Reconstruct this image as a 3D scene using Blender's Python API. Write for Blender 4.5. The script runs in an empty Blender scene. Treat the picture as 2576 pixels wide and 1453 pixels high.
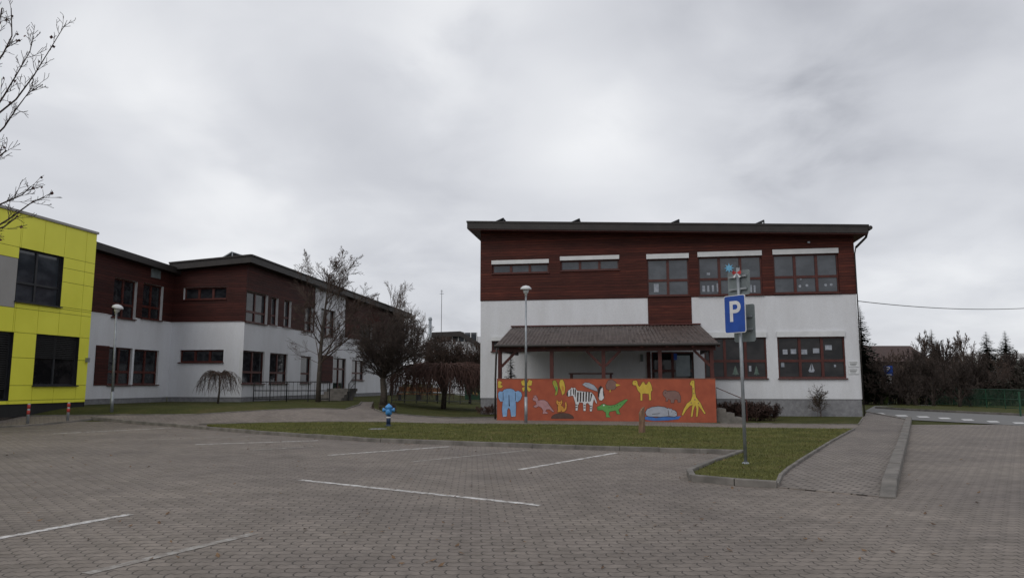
import bpy, bmesh, math, random
from mathutils import Vector, Matrix
V=Vector
rng=random.Random(11)
S=bpy.context.scene; COL=S.collection
# ---------------------------------------------------------------- camera model
F=1850.;CX=1288.;CY=726.;H=1.5;HOR=964.
th=math.atan((HOR-CY)/F); st,ct=math.sin(th),math.cos(th)
CAM=V((0,0,H))
def ray(px,py):
    x=(px-CX)/F; z=(CY-py)/F
    return V((x,ct-z*st,st+z*ct))
def ss(a,b,x):
    t=max(0,min(1,(x-a)/(b-a))); return t*t*(3-2*t)
def hz(x,y): return .55*ss(26,31.5,y)*(1-ss(-9,-2,x))
def G(px,py,off=0.):
    d=ray(px,py); t=3.
    if d.z>-.003: d.z=-.003
    while t<400:
        p=CAM+d*t
        if p.z<=hz(p.x,p.y): break
        t+=.05
    a,b=t-.05,t
    for _ in range(20):
        m=(a+b)/2; p=CAM+d*m
        if p.z<=hz(p.x,p.y): b=m
        else: a=m
    p=CAM+d*b; p.z=hz(p.x,p.y)+off
    return p
def zat(p,py):
    z=(CY-py)/F
    return H+p.y*(st+z*ct)/(ct-z*st)
def atY(px,py,Y):
    d=ray(px,py); return CAM+d*(Y/d.y)
A_=math.radians(9.5)
dD=V((math.sin(A_),math.cos(A_),0)); dW=V((math.cos(A_),-math.sin(A_),0)); UP=V((0,0,1))
class Fr:
    def __init__(s,O,u):
        s.O=V(O); s.u=V(u); s.n=V((u.y,-u.x,0))
    def P(s,u,z,o=0):
        p=s.O+s.u*u+s.n*o; return V((p.x,p.y,z))
    def uv(s,px,py,o=0):
        d=ray(px,py); q=s.O+s.n*o
        t=(q-CAM).dot(s.n)/d.dot(s.n); p=CAM+d*t
        return ((p-s.O).dot(s.u),p.z)
    def rect(s,x0,y0,x1,y1,o=0):
        a=s.uv(x0,y0,o);b=s.uv(x1,y0,o);c=s.uv(x0,y1,o);d=s.uv(x1,y1,o)
        return ((a[0]+c[0])/2,(b[0]+d[0])/2,(c[1]+d[1])/2,(a[1]+b[1])/2)   # u0,u1,z0,z1
# ---------------------------------------------------------------- mesh builder
class MB:
    def __init__(s): s.v=[];s.f=[]
    def add(s,vs,fs):
        n=len(s.v); s.v+=[tuple(p) for p in vs]; s.f+=[tuple(i+n for i in f) for f in fs]; return s
    def quad(s,a,b,c,d): return s.add([a,b,c,d],[(0,1,2,3)])
    def hexa(s,p): return s.add(p,[(0,3,2,1),(4,5,6,7),(0,1,5,4),(1,2,6,5),(2,3,7,6),(3,0,4,7)])
    def obox(s,c,ax,ay,az):
        c=V(c);ax=V(ax);ay=V(ay);az=V(az)
        return s.hexa([c-ax-ay-az,c+ax-ay-az,c+ax+ay-az,c-ax+ay-az,c-ax-ay+az,c+ax-ay+az,c+ax+ay+az,c-ax+ay+az])
    def fbox(s,fr,u0,u1,z0,z1,o0,o1):
        return s.hexa([fr.P(u0,z0,o1),fr.P(u1,z0,o1),fr.P(u1,z0,o0),fr.P(u0,z0,o0),fr.P(u0,z1,o1),fr.P(u1,z1,o1),fr.P(u1,z1,o0),fr.P(u0,z1,o0)])
    def beam(s,a,b,w,h,up=UP):
        a=V(a);b=V(b);d=(b-a);x=d.cross(up)
        if x.length<1e-5: x=d.cross(V((1,0,0)))
        x.normalize(); y=x.cross(d).normalized()
        return s.obox((a+b)/2,d/2,x*w/2,y*h/2)
    def tube(s,pts,rad,n=6,cap=True):
        m=len(pts); vs=[];fs=[]
        if not hasattr(rad,'__len__'): rad=[rad]*m
        prev=None
        for i in range(m):
            d=(V(pts[min(i+1,m-1)])-V(pts[max(i-1,0)]))
            if d.length<1e-7: d=V((0,0,1))
            d.normalize()
            if prev is None:
                x=d.cross(V((0,0,1)) if abs(d.z)<.9 else V((1,0,0))).normalized()
            else:
                x=(prev-d*prev.dot(d))
                x=x.normalized() if x.length>1e-5 else d.cross(V((0.3,.2,1))).normalized()
            prev=x; y=d.cross(x)
            for k in range(n):
                a=2*math.pi*k/n
                vs.append(V(pts[i])+(x*math.cos(a)+y*math.sin(a))*rad[i])
        for i in range(m-1):
            for k in range(n):
                k2=(k+1)%n
                fs.append((i*n+k,i*n+k2,(i+1)*n+k2,(i+1)*n+k))
        if cap and n>2:
            fs.append(tuple(range(n))[::-1]); fs.append(tuple((m-1)*n+k for k in range(n)))
        return s.add(vs,fs)
    def lathe(s,base,prof,n=16,ax=None):
        ax=V(ax) if ax else V((0,0,1))
        x=ax.cross(V((1,0,0)) if abs(ax.x)<.9 else V((0,1,0))).normalized(); y=ax.cross(x)
        vs=[];fs=[];m=len(prof)
        for r,z in prof:
            for k in range(n):
                a=2*math.pi*k/n
                vs.append(V(base)+ax*z+(x*math.cos(a)+y*math.sin(a))*r)
        for i in range(m-1):
            for k in range(n):
                k2=(k+1)%n; fs.append((i*n+k,i*n+k2,(i+1)*n+k2,(i+1)*n+k))
        fs.append(tuple(range(n))[::-1]); fs.append(tuple((m-1)*n+k for k in range(n)))
        return s.add(vs,fs)
    def poly(s,pts): return s.add(pts,[tuple(range(len(pts)))])
    def prism(s,bot,top):
        n=len(bot)
        return s.add(list(bot)+list(top),[tuple(range(n))[::-1],tuple(range(n,2*n))]+[(i,(i+1)%n,n+(i+1)%n,n+i) for i in range(n)])
ORG={}
def mk(name,mb,mat,parent=None,smooth=False,label=None,kind=None):
    me=bpy.data.meshes.new(name)
    o0=ORG.get(parent.name,V((0,0,0))) if parent else V((0,0,0))
    me.from_pydata([(p[0]-o0.x,p[1]-o0.y,p[2]-o0.z) for p in mb.v],[],mb.f)
    me.update()
    if smooth:
        me.polygons.foreach_set('use_smooth',[True]*len(me.polygons))
    me.materials.append(mat)
    o=bpy.data.objects.new(name,me); COL.objects.link(o)
    if parent: o.parent=parent
    ORG[o.name]=o0
    if label:o['label']=label
    if kind:o['kind']=kind
    return o
def thing(name,loc,label,cat,group=None):
    o=bpy.data.objects.new(name,None); COL.objects.link(o); o.location=loc; o.empty_display_size=.2
    o['label']=label;o['category']=cat
    if group:o['group']=group
    ORG[o.name]=V(loc); return o
def tag(o,label,cat,group=None):
    o['label']=label;o['category']=cat
    if group:o['group']=group
    return o
def struct(name,mb,mat,smooth=False): return mk(name,mb,mat,None,smooth,kind='structure')
def dup(root,loc,rz=0,sc=(1,1,1),label=None,group=None):
    r=root.copy(); COL.objects.link(r); r.location=loc; r.rotation_euler=(0,0,rz); r.scale=sc
    if label:r['label']=label
    if group:r['group']=group
    for ch in list(root.children):
        c=ch.copy(); COL.objects.link(c); c.parent=r
        for g in ch.children:
            e=g.copy(); COL.objects.link(e); e.parent=c
    return r
# ---------------------------------------------------------------- materials
class NT:
    def __init__(s,name):
        s.m=bpy.data.materials.new(name); s.m.use_nodes=True; s.t=s.m.node_tree; s.n=s.t.nodes; s.b=s.n['Principled BSDF']
    def new(s,t,**k):
        n=s.n.new(t)
        for a,b in k.items(): setattr(n,a,b)
        return n
    def ln(s,a,b): s.t.links.new(a,b)
    def math(s,op,a,b=None,c=None):
        n=s.new('ShaderNodeMath',operation=op)
        for i,x in enumerate((a,b,c)):
            if x is None: continue
            if isinstance(x,(int,float)): n.inputs[i].default_value=x
            else: s.ln(x,n.inputs[i])
        return n.outputs[0]
    def noise(s,vec,scale,detail=4,rough=.55,dist=0):
        n=s.new('ShaderNodeTexNoise'); n.inputs['Scale'].default_value=scale; n.inputs['Detail'].default_value=detail
        n.inputs['Roughness'].default_value=rough; n.inputs['Distortion'].default_value=dist
        s.ln(vec,n.inputs['Vector']); return n.outputs['Fac']
    def ramp(s,fac,stops):
        r=s.new('ShaderNodeValToRGB'); e=r.color_ramp.elements
        while len(e)<len(stops): e.new(.5)
        for x,(p,c) in zip(e,stops):
            x.position=p; x.color=(*c,1) if len(c)==3 else c
        s.ln(fac,r.inputs[0]); return r.outputs[0]
    def mix(s,fac,a,b,bt='MIX'):
        n=s.new('ShaderNodeMix',data_type='RGBA',blend_type=bt)
        for i,x in ((0,fac),(6,a),(7,b)):
            if isinstance(x,(int,float)): n.inputs[i].default_value=x
            elif isinstance(x,tuple): n.inputs[i].default_value=(*x,1)
            else: s.ln(x,n.inputs[i])
        return n.outputs[2]
    def bump(s,h,st,dist=.02):
        b=s.new('ShaderNodeBump'); b.inputs['Strength'].default_value=st; b.inputs['Distance'].default_value=dist
        s.ln(h,b.inputs['Height']); s.ln(b.outputs[0],s.b.inputs['Normal'])
    def oc(s): return s.new('ShaderNodeTexCoord').outputs['Object']
    def mp(s,vec,sc=(1,1,1),rot=(0,0,0)):
        n=s.new('ShaderNodeMapping'); n.inputs['Scale'].default_value=sc; n.inputs['Rotation'].default_value=rot
        s.ln(vec,n.inputs['Vector']); return n.outputs[0]
def M(name,c1,c2=None,scale=4.,rough=.8,bump=0,metal=0,spec=.4,stretch=(1,1,1),detail=5,lo=.35,hi=.65):
    k=NT(name); b=k.b
    b.inputs['Roughness'].default_value=rough; b.inputs['Metallic'].default_value=metal; b.inputs['Specular IOR Level'].default_value=spec
    if c2 is None: c2=tuple(x*.72 for x in c1)
    f=k.noise(k.mp(k.oc(),stretch),scale,detail)
    k.ln(k.ramp(f,[(lo,c2),(hi,c1)]),b.inputs['Base Color'])
    if bump: k.bump(f,bump)
    return k.m
def paver(name,c1,c2,joint,rot,w,h,amp,mortar=.012):
    k=NT(name); oc=k.oc(); v=k.mp(oc,(1,1,1),(0,0,rot))
    sp=k.new('ShaderNodeSeparateXYZ'); k.ln(v,sp.inputs[0]); x,y=sp.outputs[0],sp.outputs[1]
    zx=k.math('PINGPONG',x,w/4); zy=k.math('PINGPONG',y,h/2)
    y2=k.math('MULTIPLY_ADD',zx,amp,y); x2=k.math('MULTIPLY_ADD',zy,amp*.6,x)
    cb=k.new('ShaderNodeCombineXYZ'); k.ln(x2,cb.inputs[0]); k.ln(y2,cb.inputs[1])
    br=k.new('ShaderNodeTexBrick'); k.ln(cb.outputs[0],br.inputs['Vector'])
    br.inputs['Scale'].default_value=1; br.inputs['Brick Width'].default_value=w; br.inputs['Row Height'].default_value=h
    br.inputs['Mortar Size'].default_value=mortar; br.inputs['Mortar Smooth'].default_value=.3
    br.inputs['Color1'].default_value=(*c1,1); br.inputs['Color2'].default_value=(*c2,1); br.inputs['Mortar'].default_value=(*joint,1)
    n1=k.noise(oc,.35,6,.6); n2=k.noise(oc,9,4); n3=k.noise(oc,1.6,5,.7)
    c=k.mix(1.,br.outputs['Color'],k.ramp(n1,[(.3,(.78,.76,.77)),(.7,(1.2,1.18,1.15))]),'MULTIPLY')
    c=k.mix(1.,c,k.ramp(n2,[(.3,(.82,.82,.82)),(.7,(1.14,1.14,1.14))]),'MULTIPLY')
    c=k.mix(1.,c,k.ramp(n3,[(.3,(.76,.75,.73)),(.55,(1,1,1)),(.75,(1.1,1.08,1.06))]),'MULTIPLY')
    k.ln(c,k.b.inputs['Base Color']); k.b.inputs['Roughness'].default_value=.75; k.b.inputs['Specular IOR Level'].default_value=.3
    hgt=k.math('SUBTRACT',k.math('MULTIPLY',n2,.25),br.outputs['Fac'])
    k.bump(hgt,.4,.008)
    return k.m
def cladding(name,c1,c2,c3,bh=.14):
    k=NT(name); oc=k.oc()
    sp=k.new('ShaderNodeSeparateXYZ'); k.ln(oc,sp.inputs[0])
    zz=k.math('DIVIDE',sp.outputs[2],bh); fl=k.math('FLOOR',zz); fr=k.math('FRACT',zz)
    wn=k.new('ShaderNodeTexWhiteNoise',noise_dimensions='1D'); k.ln(fl,wn.inputs['W'])
    n=k.noise(k.mp(oc,(.7,.7,14)),2.2,5,.6); n0=k.noise(oc,.45,4)
    c=k.ramp(n,[(.3,c2),(.55,c1),(.75,c3)])
    c=k.mix(1.,c,k.ramp(wn.outputs['Value'],[(0,(.72,.72,.72)),(1,(1.25,1.2,1.15))]),'MULTIPLY')
    c=k.mix(1.,c,k.ramp(n0,[(.3,(.75,.75,.75)),(.7,(1.2,1.15,1.1))]),'MULTIPLY')
    line=k.math('LESS_THAN',fr,.1)
    c=k.mix(line,c,(.012,.005,.004))
    k.ln(c,k.b.inputs['Base Color']); k.b.inputs['Roughness'].default_value=.7; k.b.inputs['Specular IOR Level'].default_value=.25
    k.bump(k.math('SUBTRACT',n,line),.5,.02)
    return k.m
def plaster(name,c):
    k=NT(name); oc=k.oc(); n=k.noise(oc,30,4,.7); n1=k.noise(k.mp(oc,(1,1,.25)),.9,6,.65)
    col=k.mix(1.,c,k.ramp(n,[(.3,(.84,.84,.85)),(.7,(1.06,1.06,1.06))]),'MULTIPLY')
    col=k.mix(1.,col,k.ramp(n1,[(.25,(.87,.86,.85)),(.6,(1,1,1))]),'MULTIPLY')
    k.ln(col,k.b.inputs['Base Color']); k.b.inputs['Roughness'].default_value=.9; k.b.inputs['Specular IOR Level'].default_value=.2
    k.bump(n,.5,.01); return k.m
def glass(name,c1,c2,ior,scale=1.2):
    k=NT(name); f=k.noise(k.mp(k.oc(),(1,1,1.6)),scale,3)
    k.ln(k.ramp(f,[(.4,c2),(.62,c1)]),k.b.inputs['Base Color'])
    k.b.inputs['Roughness'].default_value=.04; k.b.inputs['IOR'].default_value=ior; return k.m
def grassmat(name,g1,g2,g3):
    k=NT(name); oc=k.oc(); n=k.noise(oc,.7,6,.65); n2=k.noise(oc,14,5,.7)
    c=k.ramp(n,[(.3,g2),(.5,g1),(.7,g3)])
    c=k.mix(1.,c,k.ramp(n2,[(.3,(.5,.52,.5)),(.7,(1.35,1.3,1.25))]),'MULTIPLY')
    k.ln(c,k.b.inputs['Base Color']); k.b.inputs['Roughness'].default_value=.95; k.b.inputs['Specular IOR Level'].default_value=.1
    k.bump(n2,1.,.05); return k.m
def worn(name,c,base,lo,hi):
    k=NT(name); oc=k.oc(); n=k.noise(oc,7,6,.75)
    k.ln(k.ramp(n,[(lo,base),(hi,c)]),k.b.inputs['Base Color']); k.b.inputs['Roughness'].default_value=.8; return k.m

PAVE=paver('lot_pavers',(.195,.17,.15),(.162,.141,.124),(.066,.057,.05),math.radians(-3),.2,.13,.5,.008)
PATHM=paver('path_pavers',(.22,.192,.17),(.185,.16,.143),(.075,.064,.055),math.radians(12),.2,.1,.3,.008)
WALKM=paver('sidewalk_pavers',(.225,.2,.18),(.175,.155,.14),(.045,.039,.035),math.radians(50),.24,.12,.0,.015)
ASPH=M('asphalt',(.16,.158,.155),(.12,.118,.116),6,.85,.3)
KERB=M('kerb_concrete',(.175,.16,.145),(.1,.092,.083),3,.85,.3)
GROUND=grassmat('meadow_grass',(.062,.068,.022),(.045,.05,.018),(.092,.082,.036))
LAWN=grassmat('lawn_grass',(.09,.094,.025),(.064,.068,.02),(.135,.115,.045))
BLADE=M('grass_blade',(.145,.145,.042),(.068,.078,.02),1.3,.8)
LINE=worn('white_road_paint',(.56,.55,.54),(.18,.158,.14),.4,.56)
LINEF=worn('faded_road_paint',(.38,.37,.35),(.18,.158,.14),.44,.68)
CLAD=cladding('red_brown_cladding',(.07,.017,.012),(.04,.009,.007),(.115,.035,.019))
CLADL=cladding('dark_cladding',(.055,.0145,.012),(.032,.0085,.007),(.078,.021,.014))
PLAST=plaster('white_plaster',(.63,.64,.665))
PLASTL=plaster('grey_white_plaster',(.66,.67,.7))
PLINTH=M('grey_plinth',(.22,.22,.23),(.155,.155,.165),6,.9,.2)
ROOFM=M('dark_roof_metal',(.026,.021,.019),(.016,.013,.012),2,.55)
FRAME=M('red_brown_frame',(.078,.016,.011),(.048,.01,.007),5,.5)
DARKF=M('anthracite_frame',(.026,.028,.032),(.016,.016,.02),4,.45)
G_UP=glass('sky_glass',(.055,.062,.074),(.028,.033,.041),1.65)
G_LOW=glass('dark_glass',(.026,.024,.025),(.009,.009,.01),1.38)
G_LEFT=glass('left_glass',(.028,.03,.034),(.011,.012,.015),1.45,2.5)
WHITE=M('white_metal',(.6,.61,.62),(.52,.53,.54),2,.5)
PAPER=M('paper',(.33,.35,.39),(.2,.22,.26),8,.8)
YEL=M('yellow_panel',(.8,.78,.075),(.73,.71,.06),.6,.45)
GREYP=M('grey_panel',(.32,.31,.3),(.28,.27,.26),1,.6)
BLACK=M('black_backing',(.015,.015,.016),None,3,.7)
ZINC=M('galvanised_steel',(.32,.34,.36),(.22,.24,.26),5,.45,0,.5)
ORANGE=M('orange_mural_paint',(.34,.082,.042),(.275,.065,.035),3,.85,.1)
CORR=M('corrugated_sheet',(.105,.082,.074),(.055,.042,.038),2.2,.55,0,0,.4)
BARKG=M('grey_bark',(.08,.065,.054),(.042,.034,.028),8,.9,.4)
TWIG=M('dark_twig',(.055,.04,.033),(.032,.023,.02),5,.9)
TWIGB=M('brown_twig',(.085,.058,.046),(.05,.034,.027),5,.9)
TWIGP=M('pale_twig',(.13,.1,.085),(.08,.06,.05),5,.9)
TWIGR=M('red_twig',(.095,.052,.041),(.055,.031,.026),5,.9)
CONIF=M('conifer_needles',(.018,.03,.016),(.008,.014,.009),4,.9)
IRON=M('black_iron',(.018,.018,.02),None,4,.5)
GREENF=M('green_fence_paint',(.015,.07,.035),(.01,.045,.024),5,.5)
def pm(name,c,r=.85): return M(name,c,tuple(x*.82 for x in c),6,r)
P_BLUE=pm('sign_blue',(.012,.062,.32),.35); P_WHITE=pm('sign_white',(.64,.64,.65),.4)
SIGNB=M('sign_back_grey',(.18,.21,.215),(.13,.15,.155),4,.5)
# ---------------------------------------------------------------- world and light
w=bpy.data.worlds.new('World'); S.world=w; w.use_nodes=True
nt=w.node_tree; nt.nodes.clear()
def wn(t,**k):
    n=nt.nodes.new(t)
    for a,b in k.items(): setattr(n,a,b)
    return n
def wl(a,b): nt.links.new(a,b)
def wm(op,a,b=None,c=None):
    n=wn('ShaderNodeMath',operation=op)
    for i,x in enumerate((a,b,c)):
        if x is None: continue
        if isinstance(x,(int,float)): n.inputs[i].default_value=x
        else: wl(x,n.inputs[i])
    return n.outputs[0]
SUN_EL,SUN_AZ=math.radians(42),math.radians(215)
sky=wn('ShaderNodeTexSky',sky_type='NISHITA'); sky.sun_disc=False; sky.sun_elevation=SUN_EL; sky.sun_rotation=SUN_AZ
bg1=wn('ShaderNodeBackground'); bg1.inputs[1].default_value=.1; wl(sky.outputs[0],bg1.inputs[0])
tc=wn('ShaderNodeTexCoord'); sp=wn('ShaderNodeSeparateXYZ'); wl(tc.outputs['Generated'],sp.inputs[0])
zc=wm('ADD',wm('MAXIMUM',sp.outputs[2],0.),.3)
cb=wn('ShaderNodeCombineXYZ'); wl(wm('DIVIDE',sp.outputs[0],zc),cb.inputs[0]); wl(wm('DIVIDE',sp.outputs[1],zc),cb.inputs[1])
def wnoise(vec,sc,det,ro,off=(0,0,0),dist=0):
    mp=wn('ShaderNodeMapping'); mp.inputs['Location'].default_value=off; wl(vec,mp.inputs[0])
    n=wn('ShaderNodeTexNoise'); n.inputs['Scale'].default_value=sc; n.inputs['Detail'].default_value=det; n.inputs['Roughness'].default_value=ro; n.inputs['Distortion'].default_value=dist
    wl(mp.outputs[0],n.inputs['Vector']); return n.outputs['Fac']
n1=wnoise(cb.outputs[0],1.35,4,.45,(3.3,1.2,0),.4); n2=wnoise(cb.outputs[0],3.2,7,.52,(1,5,0),.3)
f=wm('MULTIPLY_ADD',n2,.4,wm('MULTIPLY',n1,.66)); f=wm('ADD',f,.005)
def lobe(px,py,r0,r1,amt,nz=.3):
    v=ray(px,py).normalized()
    vm=wn('ShaderNodeVectorMath',operation='DISTANCE'); wl(tc.outputs['Generated'],vm.inputs[0]); vm.inputs[1].default_value=v
    d=wm('MULTIPLY_ADD',wm('SUBTRACT',n2,.5),nz,vm.outputs['Value'])
    mr=wn('ShaderNodeMapRange',interpolation_type='SMOOTHSTEP'); wl(d,mr.inputs[0])
    mr.inputs[1].default_value=r0; mr.inputs[2].default_value=r1; mr.inputs[3].default_value=amt; mr.inputs[4].default_value=0
    return mr.outputs[0]
for a in ((1940,320,-.02,.095,-.085,.22),(2090,265,-.02,.085,-.08,.22),(1080,130,.0,.24,.16),(560,330,.0,.25,.06),(2300,620,0,.3,.06),(1510,330,0,.17,.11),(880,330,0,.2,-.06),(1180,260,0,.13,-.06),(300,900,0,.35,.06),(1900,40,0,.3,-.05),(1500,60,0,.2,-.03),(250,120,0,.3,.04)):
    f=wm('ADD',f,lobe(*a))
rp=wn('ShaderNodeValToRGB'); wl(f,rp.inputs[0]); e=rp.color_ramp.elements
for q in (.5,.5,.5): e.new(.5)
for x,(p,c) in zip(e,[(.18,(.34,.355,.4)),(.32,(.46,.475,.52)),(.45,(.6,.615,.66)),(.58,(.72,.735,.775)),(.76,(.93,.94,.96))]): x.position=p; x.color=(*c,1)
bg2=wn('ShaderNodeBackground'); bg2.inputs[1].default_value=1.; wl(rp.outputs[0],bg2.inputs[0])
mx=wn('ShaderNodeMixShader'); mx.inputs[0].default_value=.96; wl(bg1.outputs[0],mx.inputs[1]); wl(bg2.outputs[0],mx.inputs[2])
ow=wn('ShaderNodeOutputWorld'); wl(mx.outputs[0],ow.inputs[0])
sl=bpy.data.lights.new('sun','SUN'); sl.energy=1.05; sl.angle=math.radians(35); sl.color=(1,.97,.92)
so=bpy.data.objects.new('sun',sl); COL.objects.link(so)
sd=V((math.sin(SUN_AZ)*math.cos(SUN_EL),math.cos(SUN_AZ)*math.cos(SUN_EL),math.sin(SUN_EL)))
so.rotation_euler=sd.to_track_quat('Z','Y').to_euler(); so.location=(0,0,30)
S.view_settings.view_transform='Standard'; S.view_settings.look='None'; S.view_settings.exposure=0
cam=bpy.data.cameras.new('camera'); cam.sensor_width=36; cam.lens=36*F/2576; cam.clip_end=6000
co=bpy.data.objects.new('camera',cam); COL.objects.link(co); co.location=CAM; co.rotation_euler=(math.pi/2+th,0,0); S.camera=co
# ---------------------------------------------------------------- ground
XS=[-9+.5*i for i in range(15)]; YS=[26+.25*i for i in range(23)]
mb=MB(); xs=[-2500,-400,-120,-60,-30,-15]+XS+[5,15,30,60,120,400,2500]; ys=[-300,-60,0,10,20]+YS+[35,45,60,100,300,3000]
vs=[(x,y,hz(x,y)-.02) for y in ys for x in xs]; nx=len(xs)
mb.add(vs,[(j*nx+i,j*nx+i+1,(j+1)*nx+i+1,(j+1)*nx+i) for j in range(len(ys)-1) for i in range(nx-1)])
struct('ground',mb,GROUND,True)
def patch(name,pts,off,mat,skirt=0):
    bm=bmesh.new(); f=bm.faces.new([bm.verts.new((p[0],p[1],0)) for p in pts])
    bm.normal_update()
    if f.normal.z<0: bmesh.ops.reverse_faces(bm,faces=[f])
    bmesh.ops.triangulate(bm,faces=bm.faces[:])
    if max(p[1] for p in pts)>26 and min(p[0] for p in pts)<-2:
        for y in YS: bmesh.ops.bisect_plane(bm,geom=bm.verts[:]+bm.edges[:]+bm.faces[:],plane_co=(0,y,0),plane_no=(0,1,0))
        for x in XS: bmesh.ops.bisect_plane(bm,geom=bm.verts[:]+bm.edges[:]+bm.faces[:],plane_co=(x,0,0),plane_no=(1,0,0))
    for v in bm.verts: v.co.z=hz(v.co.x,v.co.y)+off
    if skirt:
        be=[e for e in bm.edges if e.is_boundary]
        r=bmesh.ops.extrude_edge_only(bm,edges=be)
        for v in [g for g in r['geom'] if isinstance(g,bmesh.types.BMVert)]: v.co.z-=skirt
    me=bpy.data.meshes.new(name); bm.to_mesh(me); bm.free(); me.materials.append(mat)
    o=bpy.data.objects.new(name,me); COL.objects.link(o); o['kind']='structure'; return o
def GP(l): return [G(*p) for p in l]
patch('parking_lot',[(-60,-10),(60,-10),(60,27.6),(-60,27.6)],0,PAVE)
patch('path',GP([(-260,1056),(75,1046),(500,1042),(870,1030),(905,1018),(912,1010),(936,1010),(930,1024),(960,1038),(1245,1050),(1810,1064),(2160,1068),(2148,1080),(1870,1077),(1400,1068),(1000,1063),(640,1064),(520,1068),(430,1070),(230,1054),(0,1073),(-260,1100)]),.006,PATHM)
strip=GP([(520,1070),(640,1066),(1000,1064.5),(1400,1069.5),(1870,1078.5),(2148,1081),(2090,1112),(2035,1148),(1985,1180),(1963,1200),(1953,1222),(1850,1216),(1745,1206),(1737,1193),(1790,1168),(1866,1140),(1560,1131),(1240,1120),(960,1110),(640,1088)])
patch('lawn',strip,.05,LAWN,.08)
walk=GP([(1955,1226),(1964,1202),(1987,1182),(2037,1149),(2092,1113),(2150,1081),(2162,1068),(2172,1050),(2180,1036),(2240,1046),(2284,1055),(2222,1250)])
patch('sidewalk',walk,.016,WALKM,.03)
patch('road',GP([(2176,1033),(2200,1020),(2330,1018),(2576,1036),(3000,1060),(3100,1100),(2576,1070),(2286,1055),(2240,1046)]),.010,ASPH)
isl=GP([(2204,1025),(2290,1021),(2420,1026),(2700,1040),(2700,1050),(2420,1037),(2290,1031)])
patch('verge',isl,.09,GROUND,.09)
def kerb(pts,w,h,ramp=False,stone=1.0):
    mb=MB(); P=[V((p[0],p[1],0)) for p in pts]
    for a,b in zip(P,P[1:]):
        L=(b-a).length; n=max(1,round(L/stone)); d=(b-a)/L; x=V((d.y,-d.x,0))*w/2
        for i in range(n):
            s=a+d*(L*i/n+.004); e=a+d*(L*(i+1)/n-.004)
            j=rng.uniform(-.006,.006); z0=hz(s.x,s.y);z1=hz(e.x,e.y)
            hs=h+j; he=h+j
            if ramp and a is P[0] and i==0: hs=.02
            q=[s-x,s+x,e+x,e-x]
            bot=[V((p.x,p.y,-.1+(z0 if k<2 else z1))) for k,p in enumerate(q)]
            mid=[V((p.x,p.y,(z0+hs-.015) if k<2 else (z1+he-.015))) for k,p in enumerate(q)]
            xi=x*.88; q2=[s-xi,s+xi,e+xi,e-xi]
            top=[V((p.x,p.y,(z0+hs) if k<2 else (z1+he))) for k,p in enumerate(q2)]
            mb.hexa(bot+mid); mb.add(mid+top,[(4,5,6,7),(0,1,5,4),(1,2,6,5),(2,3,7,6),(3,0,4,7)])
    return struct('kerb',mb,KERB)
kerb(GP([(230,1053),(430,1071),(640,1089.5),(960,1111.5),(1240,1121.5),(1560,1132.5),(1868,1142)]),.1,.1)
kerb(GP([(1868,1141),(1790,1169),(1735,1194),(1743,1209),(1850,1219),(1955,1226)]),.1,.1)
kerb(GP([(1955,1225),(1964,1201),(1986,1181),(2036,1148.5),(2091,1112.5),(2149,1081)]),.06,.065)
kerb(GP([(500,1068),(640,1064.5),(1000,1063.5),(1400,1068.5),(1870,1077.5),(2149,1080.5)]),.05,.055)
kerb(GP([(-200,1092),(0,1074),(230,1054)]),.1,.05)
kerb(GP([(2232,1252),(2256,1170),(2274,1110),(2287,1056)]),.2,.15,True)
kerb(GP([(2287,1056),(2240,1047),(2182,1036)]),.15,.05)
kerb(GP([(1812,1064.5),(2160,1068),(2172,1049)]),.05,.04)
kerb(GP([(2204,1026),(2290,1032),(2420,1038),(2700,1051)]),.15,.11)
kerb(GP([(75,1045.5),(500,1041.5),(868,1029.5),(903,1018),(910,1010)]),.06,.04)
kerb(GP([(938,1010),(932,1024),(961,1037),(1245,1049)]),.06,.04)
def line(x0,y0,x1,y1,mat=LINE,w=.11):
    a,b=G(x0,y0),G(x1,y1); d=(b-a).normalized(); x=V((d.y,-d.x,0))*w/2; mb=MB()
    z=lambda p:V((p.x,p.y,hz(p.x,p.y)+.004)); n=6
    for i in range(n):
        s=a.lerp(b,i/n);e=a.lerp(b,(i+1)/n); mb.quad(z(s-x),z(s+x),z(e+x),z(e-x))
    struct('parking_line',mb,mat)
line(755,1206,1360,1270); line(-80,1367,330,1292); line(215,1442,640,1341,LINEF)
line(825,1144,1130,1122); line(1040,1160,1330,1131,LINEF); line(1307,1180,1550,1138)
line(490,1117,800,1107); line(635,1131,790,1122,LINEF); line(370,1105,640,1096,LINEF); line(130,1090,430,1075); line(0,1084,240,1077,LINEF)
CRP=worn('crossing_paint',(.52,.52,.52),(.26,.26,.26),.25,.45)
for i,(x,y) in enumerate([(2210,1039.5),(2268,1045),(2322,1048),(2376,1051.5),(2434,1055.5),(2498,1060),(2563,1063.5)]):
    mb=MB(); q=GP([(x-17,y-1.7),(x+10,y-1.4),(x+18,y+1.8),(x-9,y+1.5)]); mb.quad(*[V((p.x,p.y,.016)) for p in q])
    struct('crossing_stripe',mb,CRP)
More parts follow.
